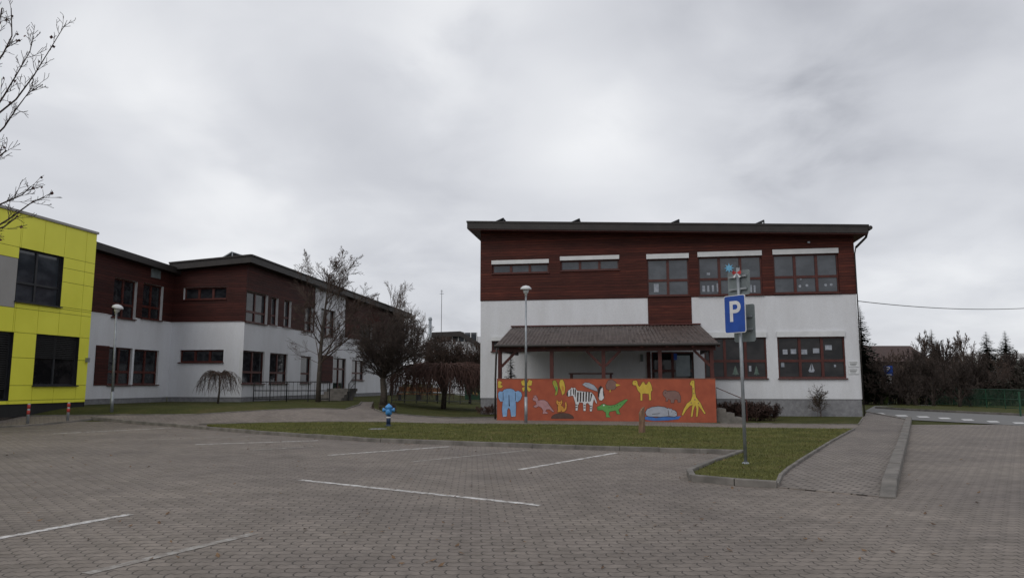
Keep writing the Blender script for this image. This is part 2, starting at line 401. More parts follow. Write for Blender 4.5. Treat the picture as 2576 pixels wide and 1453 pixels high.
# grass blades and leaf litter
def inpoly(x,y,pl):
    c=False;j=len(pl)-1
    for i in range(len(pl)):
        if (pl[i][1]>y)!=(pl[j][1]>y) and x<(pl[j][0]-pl[i][0])*(y-pl[i][1])/(pl[j][1]-pl[i][1])+pl[i][0]: c=not c
        j=i
    return c
mb=MB(); x0,x1=min(p.x for p in strip),max(p.x for p in strip); y0,y1=min(p.y for p in strip),max(p.y for p in strip)
n=0
while n<42000:
    x,y=rng.uniform(x0,x1),rng.uniform(y0,y1)
    if not inpoly(x,y,strip): continue
    n+=1; a=rng.uniform(0,6.28); h=rng.uniform(.02,.06); wd=rng.uniform(.006,.012); z=hz(x,y)+.045
    lx,ly=rng.gauss(0,.02),rng.gauss(0,.02); cx,sy=math.cos(a)*wd,math.sin(a)*wd
    k=len(mb.v); mb.v+=[(x-cx,y-sy,z),(x+cx,y+sy,z),(x+lx,y+ly,z+h)]; mb.f.append((k,k+1,k+2))
o=mk('grass',mb,BLADE,kind='stuff'); tag(o,'short winter grass growing on the kerbed lawn strip','grass')
mb=MB()
for i in range(700):
    r=rng.random()
    if r<.45: p=G(rng.uniform(0,2500),1075+rng.random()**2*360)
    elif r<.75:
        t=rng.uniform(300,1850); p=G(t,1062+ (t-300)*.05+rng.gauss(6,10))
    else: p=G(rng.uniform(560,2100),rng.uniform(1070,1130))
    z=p.z+.012+(.06 if inpoly(p.x,p.y,strip) else 0); a=rng.uniform(0,6.28); L=rng.uniform(.018,.04)
    u=V((math.cos(a),math.sin(a),rng.uniform(-.3,.3)))*L; v=V((-math.sin(a),math.cos(a),rng.uniform(-.3,.3)))*L*.6; c=V((p.x,p.y,z))
    mb.poly([c-u,c-v*.9,c+u*.9+UP*.01,c+v])
o=mk('leaf_litter',mb,M('dead_leaf',(.2,.12,.06),(.07,.04,.025),9,.8),kind='stuff'); tag(o,'fallen brown leaves scattered over pavers and lawn','leaves')
# ---------------------------------------------------------------- facade helpers
def cells(mb,fr,u0,u1,z0,z1,holes,out=0,ztop=None,inset=0,uc=(),zc_=()):
    us={u0,u1}|set(uc);zs={z0,z1}|set(zc_)
    for h in holes:
        for u in h[:2]:
            if u0<u<u1: us.add(u)
        for z in h[2:4]:
            if z0<z<z1: zs.add(z)
    us=sorted(us);zs=sorted(zs)
    for a,b in zip(us,us[1:]):
        for c,d in zip(zs,zs[1:]):
            m,n=(a+b)/2,(c+d)/2
            if any(h[0]<m<h[1] and h[2]<n<h[3] for h in holes): continue
            if inset: mb.fbox(fr,a+inset,b-inset,c+inset,d-inset,out-.02,out)
            else: mb.quad(fr.P(a,c,out),fr.P(b,c,out),fr.P(b,d,out),fr.P(a,d,out))
        if ztop: mb.quad(fr.P(a,z1,out),fr.P(b,z1,out),fr.P(b,ztop(b),out),fr.P(a,ztop(a),out))
def reveals(mb,fr,h,o0,o1):
    a,b,c,d=h
    for (p,q) in (((a,c),(b,c)),((b,c),(b,d)),((b,d),(a,d)),((a,d),(a,c))):
        mb.quad(fr.P(p[0],p[1],o0),fr.P(q[0],q[1],o0),fr.P(q[0],q[1],o1),fr.P(p[0],p[1],o1))
def window(bld,fr,h,cols,rows,gm,fm,rec=.1,bar=.07,box=None,sill=None,name='window',rmat=None,ro=-.001):
    u0,u1,z0,z1=h; mb=MB(); a,b=-rec-.06,-rec+.02
    mb.fbox(fr,u0,u0+bar,z0,z1,a,b); mb.fbox(fr,u1-bar,u1,z0,z1,a,b)
    mb.fbox(fr,u0+bar,u1-bar,z0,z0+bar,a,b); mb.fbox(fr,u0+bar,u1-bar,z1-bar,z1,a,b)
    cs=cols if isinstance(cols,(list,tuple)) else [i/cols for i in range(1,cols)]
    for c in cs:
        u=u0+(u1-u0)*c; mb.fbox(fr,u-bar*.9,u+bar*.9,z0+bar,z1-bar,a+.002,b+.004)
    for r in rows:
        z=z0+(z1-z0)*r; mb.fbox(fr,u0+bar,u1-bar,z-bar*.85,z+bar*.85,a+.004,b+.001)
    o=mk(name,mb,fm,bld)
    p=MB(); p.quad(fr.P(u0+.01,z0+.01,-rec-.03),fr.P(u1-.01,z0+.01,-rec-.03),fr.P(u1-.01,z1-.01,-rec-.03),fr.P(u0+.01,z1-.01,-rec-.03))
    mk('pane',p,gm,o)
    if rmat:
        q=MB(); reveals(q,fr,(u0-.002,u1+.002,z0-.002,z1+.002),ro,-.2); mk('reveal',q,rmat,o)
    if box:
        q=MB(); q.fbox(fr,u0-.02,u1+.02,z1-.002,z1+box,-.03,.09); mk('blind_box',q,WHITE,o)
    if sill:
        q=MB(); q.fbox(fr,u0-.04,u1+.04,z0-.05,z0-.003,-.02,.1); mk('sill',q,sill,o)
    return o
def sheet(mb,fr,x0,y0,x1,y1,o): 
    h=fr.rect(x0,y0,x1,y1,o); mb.quad(fr.P(h[0],h[2],o),fr.P(h[1],h[2],o),fr.P(h[1],h[3],o),fr.P(h[0],h[3],o))
def sheets(name,fr,l,mat_,parent,o=-.125):
    for r in l:
        q=MB(); sheet(q,fr,*r,o); mk(name,q,mat_,parent)
# ---------------------------------------------------------------- right school building
Rg=G(2172,1046); FR=Fr(Rg,dW); uL=FR.uv(1208,1000)[0]
bR=thing('school_building',FR.P(uL/2,0),'two storey school with red wood upper floor above white plaster, behind the animal mural','building')
zb=(FR.uv(1208,757)[1]+FR.uv(2150,738)[1])/2; zp=FR.uv(2168,1003)[1]
OV=.8
fl=FR.uv(1175,557,OV); frr=FR.uv(2184,566,OV)
def rt(u): return fl[1]+(frr[1]-fl[1])*(u-fl[0])/(frr[0]-fl[0])
TH=.42
wins=[]
def RW(x0,y0,x1,y1,*a,**k):
    h=FR.rect(x0,y0,x1,y1); wins.append((h,a,k)); return h
RW(1238,663,1380,686,3,[],G_UP,FRAME,box=.2,sill=FRAME)
RW(1410,653,1557,679,3,[],G_UP,FRAME,box=.2,sill=FRAME)
RW(1628,650,1733,743,2,[.42],G_UP,FRAME,box=.24,sill=FRAME)
RW(1757,644,1917,741,3,[.42],G_UP,FRAME,box=.24,sill=FRAME)
RW(1946,638,2110,736,3,[.42],G_UP,FRAME,box=.24,sill=FRAME)
RW(1772,848,1929,950,3,[.42],G_LOW,FRAME,box=.26,sill=FRAME)
RW(1957,846,2127,950,3,[.42],G_LOW,FRAME,box=.26,sill=FRAME)
RW(1237,856,1330,882,2,[],G_LOW,FRAME,box=.2,sill=FRAME)
hd=FR.rect(1640,884,1746,990)
holes=[x[0] for x in wins]+[hd]
zc1=FR.uv(1700,605)[1]
cl=MB(); ztop=lambda u: rt(u)-TH+.01
cells(cl,FR,uL-.02,.02,zb,zc1-.6,holes,.03,ztop)
DEP=14.
for u in (uL-.02,.02):
    cl.quad(FR.P(u,zb,.03),FR.P(u,zb,-DEP),FR.P(u,ztop(u),-DEP),FR.P(u,ztop(u),.03))
cl.quad(FR.P(uL,zb,.03),FR.P(0,zb,.03),FR.P(0,zb,-.05),FR.P(uL,zb,-.05))
mk('wood_cladding',cl,CLAD,bR)
hp=FR.rect(1630,742,1740,822)
pb=MB(); pb.fbox(FR,hp[0],hp[1],hp[2],zb-.003,-.01,.028); mk('cladding_panel',pb,CLAD,bR)
pl=MB(); cells(pl,FR,uL,0,zp,zb,holes,0)
for u in (uL,0): pl.quad(FR.P(u,zp,0),FR.P(u,zp,-DEP),FR.P(u,zb,-DEP),FR.P(u,zb,0))
mk('plaster_wall',pl,PLAST,bR)
pp=MB(); cells(pp,FR,uL+.02,-.02,-.1,zp,[hd],-.03)
for u in (uL+.02,-.02): pp.quad(FR.P(u,-.1,-.03),FR.P(u,-.1,-DEP),FR.P(u,zp,-DEP),FR.P(u,zp,-.03))
pp.quad(FR.P(uL,zp,0),FR.P(0,zp,0),FR.P(0,zp,-.05),FR.P(uL,zp,-.05))
mk('plinth',pp,PLINTH,bR)
wo=[window(bR,FR,h,*a,rmat=FRAME if h[2]>zb-.3 else PLASTL,ro=.029 if h[2]>zb-.3 else -.001,**k) for h,a,k in wins]
dw=window(bR,FR,hd,[.5],[.55],G_LOW,FRAME,name='door',rmat=PLASTL)
q=MB(); sheet(q,FR,1700,893,1736,945,-.075); mk('notice_sheet',q,M('pale_blue_sheet',(.24,.28,.3),None,3,.7),dw)
q=MB(); sheet(q,FR,1695,888,1703,904,-.07); mk('door_notice',q,P_BLUE,dw)
q=MB(); q.fbox(FR,*FR.rect(1611,890,1618,908),0.004,.06); mk('intercom',q,SIGNB,bR)
q=MB(); q.fbox(FR,*FR.rect(1628,884,1637,985),0.004,.05); mk('door_post',q,FRAME,bR)
sheets('paper_sheet',FR,[(x-s/2,y-6,x+s/2,y+6) for x,y,s in ((1975,884,12),(1996,883,14),(2023,884,15),(2053,881,16),(2084,873,17))]+[(1965,908,1973,922),(2098,916,2103,922)],PAPER,wo[6])
q=MB()
a=[FR.P(*FR.uv(x,y,-.12),-.12) for x,y in ((2033,930),(2050,930),(2047,935),(2036,935))]; q.poly(a)
for t in (((2040,914),(2040,930),(2035,930)),((2042,912),(2049,930),(2042,930))): q.poly([FR.P(*FR.uv(x,y,-.12),-.12) for x,y in t])
mk('paper_boat',q,PAPER,wo[6])
sheets('paper_sheet',FR,[(1645,713,1657,734)],PAPER,wo[2])
sheets('paper_sheet',FR,[(1884,919,1890,933),(1788,885,1794,897)],PAPER,wo[5])
sheets('paper_sheet',FR,[(1778,685,1786,691),(1832,687,1840,693)]+[(1767+i*12,708+rng.uniform(0,10),1767+i*12+rng.uniform(5,10),733) for i in range(4)]+[(1874+i*11,710+rng.uniform(0,10),1874+i*11+rng.uniform(4,9),734) for i in range(3)],PAPER,wo[3])
for (x,y) in ((1965,697),(2012,719),(2030,717),(2077,716),(2091,715),(2014,700)):
    q=MB(); u,z=FR.uv(x,y,-.122); q.poly([FR.P(u+.07*math.cos(t*1.0472),z+.07*math.sin(t*1.0472),-.122) for t in range(6)]); mk('paper_snowflake',q,PAPER,wo[4])
GP_=M('green_paper',(.05,.09,.07),(.13,.165,.15),8,.8)
for ux_,w_ in ((1903,.13),(1850,.16)):
    q=MB(); u,z=FR.uv(ux_,930,-.12)
    q.poly([FR.P(u+w_*a,z+b*.8,-.12) for a,b in ((-1,-.25),(-.1,-.25),(-.1,-.32),(.1,-.32),(.1,-.25),(1,-.25),(.45,-.05),(.65,-.05),(.3,.1),(.4,.1),(0,.27),(-.4,.1),(-.3,.1),(-.65,-.05),(-.45,-.05))]); mk('paper_tree',q,GP_,wo[5])
# roof
q=MB(); ub,ue=fl[0],frr[0]
def slab(q,u0,u1,o0,o1,f,th): q.hexa([FR.P(u0,f(u0)-th,o1),FR.P(u1,f(u1)-th,o1),FR.P(u1,f(u1)-th,o0),FR.P(u0,f(u0)-th,o0),FR.P(u0,f(u0),o1),FR.P(u1,f(u1),o1),FR.P(u1,f(u1),o0),FR.P(u0,f(u0),o0)])
slab(q,ub,ue,-DEP-.8,OV,rt,TH-.06); rf=mk('roof',q,ROOFM,bR)
q=MB(); slab(q,ub+.05,ue-.05,-DEP-.7,OV-.05,lambda u:rt(u)-TH+.058,.05); mk('soffit',q,FRAME,rf)
q=MB(); slab(q,ub-.03,ue+.03,-DEP-.82,OV+.03,lambda u:rt(u)+.04,.09); mk('roof_trim',q,ROOFM,rf)
for px in (1268,1459,1709,1922):
    u=FR.uv(px,555,-.4)[0]; q=MB(); z=rt(u)-.02
    q.hexa([FR.P(u-1.1,z,-.3),FR.P(u,z+.46,-.3),FR.P(u,z+.46,-3.3),FR.P(u-1.1,z,-3.3),FR.P(u-1.12,z+.04,-.3),FR.P(u-.02,z+.5,-.3),FR.P(u-.02,z+.5,-3.3),FR.P(u-1.12,z+.04,-3.3)])
    for o in (-.35,-1.8,-3.2): q.beam(FR.P(u-.02,z-.05,o),FR.P(u-.02,z+.47,o),.05,.05)
    mk('solar_panel',q,DARKF,bR)
q=MB(); zt=rt(ue)-.12; q.tube([FR.P(ue+.08,zt,OV+.05),FR.P(ue+.08,zt-.05,-DEP)],.1,8); mk('gutter',q,ROOFM,bR)
q=MB(); q.tube([FR.P(ue+.08,zt-.08,.35),FR.P(ue+.02,zt-.35,.3),FR.P(.25,zt-.62,.2),FR.P(.08,zt-.8,.1)],.06,8); q.tube([FR.P(.08,zt-.8,.1),FR.P(.03,zt-1.1,.06),FR.P(.03,4,.06),FR.P(.03,0,.06)],.03,8); mk('downpipe',q,ROOFM,bR,True)
for y in (907,925):
    q=MB(); q.fbox(FR,*FR.rect(2134,y,2160,y+15),.004,.03); s=mk('plaque',q,WHITE,bR)
    for k in range(3): q=MB(); sheet(q,FR,2137+k,y+3+k*3.6,2157-k*2,y+4.2+k*3.6,.034); mk('text_line',q,BLACK,s)
q=MB(); h=FR.rect(2030,608,2036,612); q.fbox(FR,h[0],h[1],h[2],h[3],.033,.15); mk('wall_lamp',q,ZINC,bR)
# ---------------------------------------------------------------- mural wall
Mg=G(1803,1060.5); FM=Fr(Mg,dW); mL=FM.uv(1250,1000)[0]; mT=FM.uv(1803,952)[1]
wm_=thing('mural_wall',FM.P(mL/2,0),'long low orange wall painted with zoo animals in front of the porch','wall')
q=MB(); q.fbox(FM,mL,0,-.1,mT,-.22,0); mk('wall',q,ORANGE,wm_)
q=MB(); q.fbox(FM,mL-.01,.01,mT,mT+.025,-.23,.012); mk('coping',q,M('coping_concrete',(.26,.11,.075),(.18,.08,.055),5,.9),wm_)
OUTL=pm('mural_outline',(.03,.024,.022))
def mpoly(q,pts,o): q.poly([FM.P(*FM.uv(x,y,o),o) for x,y in pts])
def grow_pts(pts,k):
    n=len(pts); ar=sum(pts[i][0]*pts[(i+1)%n][1]-pts[(i+1)%n][0]*pts[i][1] for i in range(n)); sg=1 if ar>0 else -1
    out=[]
    for i in range(n):
        a,b,c=V(pts[i-1]),V(pts[i]),V(pts[(i+1)%n]); e1=(b-a);e2=(c-b)
        if e1.length>0:e1.normalize()
        if e2.length>0:e2.normalize()
        nn=V((e1.y+e2.y,-(e1.x+e2.x)))*sg
        if nn.length>1e-4: nn.normalize()
        out.append((b.x+nn.x*k,b.y+nn.y*k))
    return out
def ell(cx,cy,rx,ry,n=16,a0=0,a1=360): return [(cx+rx*math.cos(math.radians(a0+(a1-a0)*i/n)),cy+ry*math.sin(math.radians(a0+(a1-a0)*i/n))) for i in range(n+(0 if a1-a0==360 else 1))]
MC={'blue':pm('mural_blue',(.2,.34,.55)),'yel':pm('mural_yellow',(.56,.4,.06)),'pink':pm('mural_pink',(.4,.22,.23)),'fox':pm('mural_fox',(.54,.26,.05)),'brown':pm('mural_brown',(.09,.055,.045)),'white':pm('mural_white',(.6,.6,.61)),'black':OUTL,'grey':pm('mural_grey',(.33,.35,.4)),'green':pm('mural_green',(.11,.3,.08)),'bear':pm('mural_bear',(.2,.115,.1)),'water':pm('mural_water',(.05,.15,.42)),'lime':pm('mural_lime',(.32,.31,.05))}
def paint(name,col,polys,details=(),k=1.0,o=.0,label=None):
    q=MB()
    for p in polys: mpoly(q,p,.007+o)
    ob=mk(name,q,MC[col],wm_)
    q=MB()
    for p in polys: mpoly(q,grow_pts(p,k),.004+o)
    mk('outline',q,OUTL,ob)
    for nm,c,ps in details:
        for p in ps:
            q=MB(); mpoly(q,p,.010+o); mk(nm,q,MC[c],ob)
paint('painted_elephant','blue',[[(1253,988),(1257,983),(1264,984),(1268,979),(1276,976.5),(1285,976.5),(1292,979),(1296,984),(1304,982),(1311,986),(1313,994),(1309,1004),(1302,1010),(1297,1008),(1298,1022),(1297,1046),(1286,1047),(1284,1030),(1280,1024),(1276,1030),(1275,1046),(1265,1047),(1263,1028),(1265,1008),(1259,1009),(1254,1000)]],
  [('tail','black',[[(1279.5,992),(1281,992),(1281.8,1014),(1283,1020),(1280,1021),(1279.8,1014)]]),('ear_line','black',[[(1265,986),(1266.2,986),(1266.4,1006),(1265,1006)],[(1296,986),(1297.2,986),(1297.2,1006),(1296,1006)]]),('toe','white',[ell(1268+4*i,1045,1.3,1.2,7) for i in range(2)]+[ell(1289+4*i,1045,1.3,1.2,7) for i in range(2)])])
paint('painted_butterfly','yel',[[(1324,966),(1318,954),(1311,958),(1313,968),(1322,970),(1313,975),(1316,984),(1324,975),(1331,985),(1337,978),(1327,970),(1337,968),(1339,957),(1331,954)]],[('body','black',[[(1323,956),(1326,956),(1326,984),(1323,984)]])])
paint('painted_leaf','yel',[[(1253,958),(1258,957),(1263,961),(1259,966),(1265,970),(1260,975),(1253,974)]])
paint('painted_kangaroo','pink',[[(1340,1002),(1344,997),(1342,993),(1346,995),(1348,992),(1350,997),(1353,1001),(1353,1007),(1360,1005),(1369,1005),(1377,1010),(1382,1018),(1388,1026),(1394,1034),(1391,1035),(1382,1028),(1375,1028),(1372,1033),(1378,1037),(1377,1039),(1365,1039),(1367,1032),(1362,1024),(1355,1020),(1348,1024),(1342,1022),(1343,1020),(1350,1016),(1348,1008),(1342,1006)]],[('eye','black',[ell(1346,1000,1.1,1.1,8)])])
paint('painted_mound','brown',[ell(1415,1051,28,13,14,180,360)])
paint('painted_fox','fox',[[(1399,1012),(1401,1004),(1405,1009),(1410,1009),(1413,1004),(1415,1012),(1411,1018),(1417,1022),(1419,1028),(1422,1022),(1421,1012),(1424,1009),(1426,1016),(1425,1028),(1420,1034),(1414,1035),(1412,1030),(1410,1035),(1402,1035),(1404,1030),(1403,1022),(1404,1018)]],[('eye','black',[ell(1405,1013,1.,1.,8),ell(1410,1013,1.,1.,8)])],o=.008)
paint('painted_parrot','lime',[[(1391,957),(1397,955),(1401,962),(1404,975),(1402,990),(1396,994),(1398,980),(1393,970),(1390,963)]],[('wing','green',[[(1396,968),(1402,974),(1401,986),(1398,980)]])])
paint('painted_parrot','yel',[[(1409,955),(1415,953.5),(1419,960),(1422,974),(1420,988),(1414,993),(1412,982),(1408,972),(1407,962)]],[('wing','fox',[[(1413,968),(1420,974),(1418,984),(1414,980)]])])
zeb=[(1426,988),(1430,981),(1436,977),(1438,973),(1441,976),(1446,974),(1452,982),(1470,984),(1488,986),(1495,994),(1500,1006),(1502,1014),(1499,1012),(1494,1002),(1491,1014),(1489,1033),(1484,1033),(1484,1018),(1479,1012),(1474,1013),(1473,1032),(1468,1032),(1467,1012),(1458,1010),(1454,1018),(1453,1031),(1448,1031),(1448,1014),(1445,1004),(1442,994),(1436,994),(1430,996),(1426,993)]
zs=[[(x,984.5),(x+3.9,985),(x+2.9,1009),(x-.5,1009)] for x in (1452,1459,1466,1473,1480)]+[[(1487,988),(1490,990),(1486,1008),(1484,1008)],[(1441,977),(1444,976.5),(1444.5,992),(1442,991)],[(1446,976),(1449,980),(1448,998),(1446,996)],[(1435,979),(1437.5,978),(1437,993),(1434.5,993)],[(1426,988),(1429,983.5),(1429,995),(1426,993)]]+[[(x,y),(x+4.6,y),(x+4.6,y+2.5),(x,y+2.5)] for x,y in ((1448.2,1016),(1448.2,1022),(1468.2,1017),(1468.2,1023),(1484.2,1019),(1484.2,1025))]
paint('painted_zebra','white',[zeb],[('stripe','black',zs)])
paint('painted_seal','grey',[[(1465,966),(1472,961),(1482,962),(1494,968),(1502,977),(1503,983),(1496,981),(1488,978),(1474,972)]],[('eye','black',[ell(1474,965,1.,1.,8)])])
paint('painted_penguin','white',[[(1506,976),(1511,970),(1516,974),(1518,986),(1519,1000),(1514,1006),(1508,1005),(1505,996),(1505,986)]],[('back','black',[[(1506,976),(1511,970),(1515,973),(1511,978),(1508,990),(1507,1000),(1505,996),(1505,986)]]),('flipper','black',[[(1516,980),(1521,992),(1518,996)]])],o=.004)
paint('painted_kiwi','bear',[[(1524,968),(1530,956),(1540,954),(1549,960),(1551,970),(1546,978),(1532,980),(1526,977)]],[('beak','yel',[[(1549,964),(1561,967),(1550,971)]]),('foot','yel',[[(1534,979),(1536,979),(1536,985),(1533,985)]])])
paint('painted_crocodile','green',[[(1502,1023),(1510,1019),(1516,1015),(1521,1015),(1525,1018),(1536,1019),(1548,1017),(1560,1010),(1572,1004),(1580,1003.5),(1573,1011),(1563,1022),(1556,1029),(1558,1036),(1561,1040),(1552,1040),(1549,1031),(1538,1033),(1533,1034),(1531,1042),(1536,1048),(1525,1048),(1524,1036),(1516,1030),(1503,1030),(1503,1027.5),(1514,1026.5),(1503,1026)]],[('eye','white',[ell(1519,1018,2.2,2.,8)]),('spot','black',[ell(1532+7*i,1024-(i*1.9),1.2,1.2,6) for i in range(5)])])
paint('painted_camel','yel',[[(1591,962),(1593,957),(1599,955.5),(1603,958),(1605,968),(1609,972),(1613,966),(1616,960),(1620,959.5),(1623,966),(1627,966),(1631,959),(1635,960),(1639,970),(1641,982),(1638,982),(1637,990),(1638,1005),(1633,1005),(1632,990),(1622,988),(1616,989),(1616,1006),(1611,1006),(1611,988),(1604,980),(1600,968),(1592,967)]],[('eye','black',[ell(1598,959.5,1.,1.,8)])])
paint('painted_bear','bear',[[(1668,986),(1671,981),(1675,980),(1678,983),(1686,982),(1698,982),(1707,986),(1712,996),(1712,1010),(1706,1011),(1704,1003),(1697,1003),(1695,1012),(1688,1012),(1687,1004),(1681,1002),(1679,1008),(1675,1008),(1676,1000),(1671,995),(1668,991)]],[('eye','black',[ell(1674,987,1.,1.,8)])])
paint('painted_water','water',[[(1617,1048),(1632,1046),(1650,1050),(1670,1047),(1690,1048),(1713,1045),(1707,1053),(1680,1056),(1645,1057),(1622,1054)]],k=.3)
paint('painted_hippo','grey',[[(1624,1036),(1628,1028),(1640,1023),(1656,1021),(1672,1023),(1680,1027),(1682,1025),(1685,1028),(1689,1026),(1690,1030),(1697,1031),(1702,1036),(1703,1044),(1696,1047),(1684,1045),(1660,1047),(1632,1046),(1626,1043)]],[('eye','black',[ell(1690,1034,1.2,1.2,8)]),('belly_line','black',[[(1640,1040),(1660,1038),(1660,1039),(1640,1041)]]),('neck_line','black',[[(1680,1030),(1681.2,1030),(1683.5,1044),(1682,1044)]]),('nostril','black',[ell(1700,1038,.9,.9,6)])],k=1.3,o=.008)
paint('painted_giraffe','yel',[[(1736,962),(1739,958),(1741,954.5),(1743,957),(1746,954.5),(1747,960),(1747,968),(1748,984),(1751,998),(1757,1006),(1763,1014),(1769,1028),(1775,1038),(1772,1040),(1764,1028),(1757,1019),(1757,1032),(1755,1046),(1751,1047),(1752,1026),(1749,1018),(1745,1028),(1742,1046),(1738,1048),(1740,1030),(1742,1017),(1734,1021),(1726,1030),(1718,1044),(1715,1042),(1720,1028),(1728,1014),(1738,1006),(1742,994),(1742,978),(1741,969),(1736,967)]],[('eye','black',[ell(1742,961,.9,.9,8)]),('spot','bear',[ell(1744.5,976,1.2,2,7),ell(1745.5,988,1.4,2,7),ell(1748,1004,2,1.7,7),ell(1739,1012,1.7,1.4,7),ell(1757,1013,1.7,1.5,7)])])
# terrace and steps
q=MB(); q.fbox(FM,mL+.1,-.05,-.05,.5,-4.9,-.24); struct('terrace',q,PLINTH)
t=thing('steps',FM.P(.7,0,-1.2),'short concrete steps with handrail at the right end of the mural wall','steps')
q=MB()
for k in range(3): q.fbox(FM,.02,.4+.32*(2-k),.17*k-(.05 if k==0 else 0),.17*(k+1)-.002,-2.2,-.25)
mk('treads',q,KERB,t)
q=MB(); q.tube([FM.P(.05,.5,-.3),FM.P(.05,1.35,-.3),FM.P(1.2,.85,-.3),FM.P(1.2,0,-.3)],.022,6); mk('handrail',q,FRAME,t)
# ---------------------------------------------------------------- porch canopy
a=FM.uv(1247,867,.15); b=FM.uv(1808,862,.15); ez=(a[1]+b[1])/2
c=FR.uv(1288,823,.05); d=FR.uv(1760,817,.05); bz=(c[1]+d[1])/2
cp=thing('porch_canopy',FM.P(mL/2,0,-.6),'brown timber porch canopy with corrugated lean-to roof behind the mural wall','canopy')
NN=220; q=MB(); top=[];bot=[]
for i in range(NN+1):
    t=i/NN; wv=.022*math.sin(t*NN*math.pi/2.)
    top.append(FR.P(c[0]+(d[0]-c[0])*t,bz+wv,.05)); bot.append(FM.P(a[0]+(b[0]-a[0])*t,ez+wv,.15))
m=len(top); q.add(top+bot,[(i,i+1,m+i+1,m+i) for i in range(NN)]); mk('roof_sheet',q,CORR,cp)
tl,tr,bl,brr=top[0],top[-1],bot[0],bot[-1]; dn=V((0,0,-.09))
q=MB()
for i in range(190):
    s=rng.random(); r_=rng.random(); p=tl.lerp(tr,s).lerp(bl.lerp(brr,s),r_)+UP*.03; an=rng.uniform(0,6.28); L=rng.uniform(.03,.09)
    u_=(tr-tl).normalized(); v_=(bl-tl).normalized(); q.poly([p+u_*L*math.cos(an+k)*rng.uniform(.6,1.2)+v_*L*math.sin(an+k) for k in (0,1.5,3.1,4.6)])
mk('leaf_litter',q,M('wet_leaf',(.03,.02,.015),None,6,.7),cp,kind='stuff')
for k in range(10):
    q=MB(); q.beam(tl.lerp(tr,k/9)+dn,bl.lerp(brr,k/9)+dn,.07,.12); mk('rafter',q,FRAME,cp)
q=MB(); q.fbox(FR,c[0]-.05,d[0]+.05,bz+.03,bz+.09,0.004,.12); mk('ridge_flashing',q,FRAME,cp)
q=MB(); q.tube([bl+V((-.05,0,-.04)),brr+V((.05,0,-.04))],.06,8); mk('gutter',q,ROOFM,cp)
zbm=FM.uv(1500,882,-.35)[1]
q=MB(); q.fbox(FM,FM.uv(1256,880,-.35)[0],FM.uv(1800,880,-.35)[0],zbm,zbm+.2,-.43,-.29); mk('beam',q,FRAME,cp)
for px in (1258,1388,1518,1660,1790):
    u=FM.uv(px,900,-.36)[0]; q=MB(); q.fbox(FM,u-.075,u+.075,.5,zbm,-.435,-.285); mk('post',q,FRAME,cp)
for px,sgn in ((1258,1),(1518,1),(1518,-1),(1790,-1)):
    u=FM.uv(px,900,-.36)[0]; q=MB(); q.beam(FM.P(u+sgn*.07,zbm-.62,-.36),FM.P(u+sgn*.7,zbm+.02,-.36),.1,.1); mk('brace',q,FRAME,cp)
u=FM.uv(1790,900,-.36)[0]
q=MB(); q.beam(FM.P(u,zbm-.62,-.42),FM.P(u,zbm,-1.1),.1,.1); mk('brace',q,FRAME,cp)
for px in (1258,1790):
    u=FM.uv(px,900,-.36)[0]; q=MB(); q.beam(FM.P(u,zbm+.1,-.4),FM.P(u,zbm+.1,-5),.12,.18); mk('side_beam',q,FRAME,cp)
q=MB(); p=bl+V((.05,0,-.1)); q.tube([p,FM.P(mL-.03,ez-.5,.03),FM.P(mL-.06,mT,.03),FM.P(mL-.06,0.05,.03)],.04,8); mk('downpipe',q,ROOFM,cp,True)
p=FM.P(FM.uv(1487,943,-2)[0],.5,-2); zt=zat(p,937)
t=thing('table',p,'dark wooden table on the porch, top edge just above the mural wall','table')
q=MB(); q.obox(V((p.x,p.y,zt-.03)),dW*.95,dD*.35,UP*.03); mk('tabletop',q,FRAME,t)
for su in (-.85,.85):
    for sv in (-.28,.28): 
        q=MB(); q.obox(V((p.x,p.y,(zt-.06+.5)/2))+dW*su+dD*sv,dW*.04,dD*.04,UP*((zt-.56)/2)); mk('leg',q,FRAME,t)
# ---------------------------------------------------------------- trees
def at_(l,i): return l[min(i,len(l)-1)]
def grow(out,p,d,L,r,lev,P,g):
    n=P.get('seg',4); pts=[V(p)];rad=[r]; d=V(d).normalized(); step=L/n; wg=at_(P['wig'],lev); upv=at_(P['up'],lev)
    for i in range(n):
        d=(d+V((g.gauss(0,1),g.gauss(0,1),g.gauss(0,.8)))*wg+V((0,0,upv))).normalized()
        p=pts[-1]+d*step; pts.append(p); rad.append(max(r*(1-(i+1)/n*P.get('taper',.7)),P.get('rmin',.006)))
    out.append((pts,rad,lev))
    if lev<P['max']:
        k=at_(P['n'],lev); f0=at_(P['from'],lev)
        for j in range(k):
            f=f0+(1-f0)*(j+g.random())/k
            x=min(f*n,n-.001); i=int(x); q=pts[i].lerp(pts[i+1],x-i); bd=(pts[i+1]-pts[i]).normalized()
            pv=V((g.gauss(0,1),g.gauss(0,1),g.gauss(0,1))); pv=(pv-bd*pv.dot(bd)).normalized()
            an=math.radians(at_(P['ang'],lev)*g.uniform(.7,1.25))
            cd=bd*math.cos(an)+pv*math.sin(an)
            grow(out,q,cd,L*at_(P['len'],lev)*(1.15-.6*f)*g.uniform(.7,1.2),max(rad[i]*P.get('cr',.55),P.get('rmin',.006)),lev+1,P,g)
def fit(out,base,Ht,hw):
    base=V(base); mz=max(p.z for ps,_,_ in out for p in ps)-base.z; sz=Ht/mz; sx=sz
    if hw:
        xs_=sorted(abs(p.x-base.x) for ps,_,_ in out for p in ps); sx=hw/xs_[int(len(xs_)*.975)]
    return [([V((base.x+(p.x-base.x)*sx,base.y+(p.y-base.y)*sx,base.z+(p.z-base.z)*sz)) for p in ps],rd,lv) for ps,rd,lv in out]
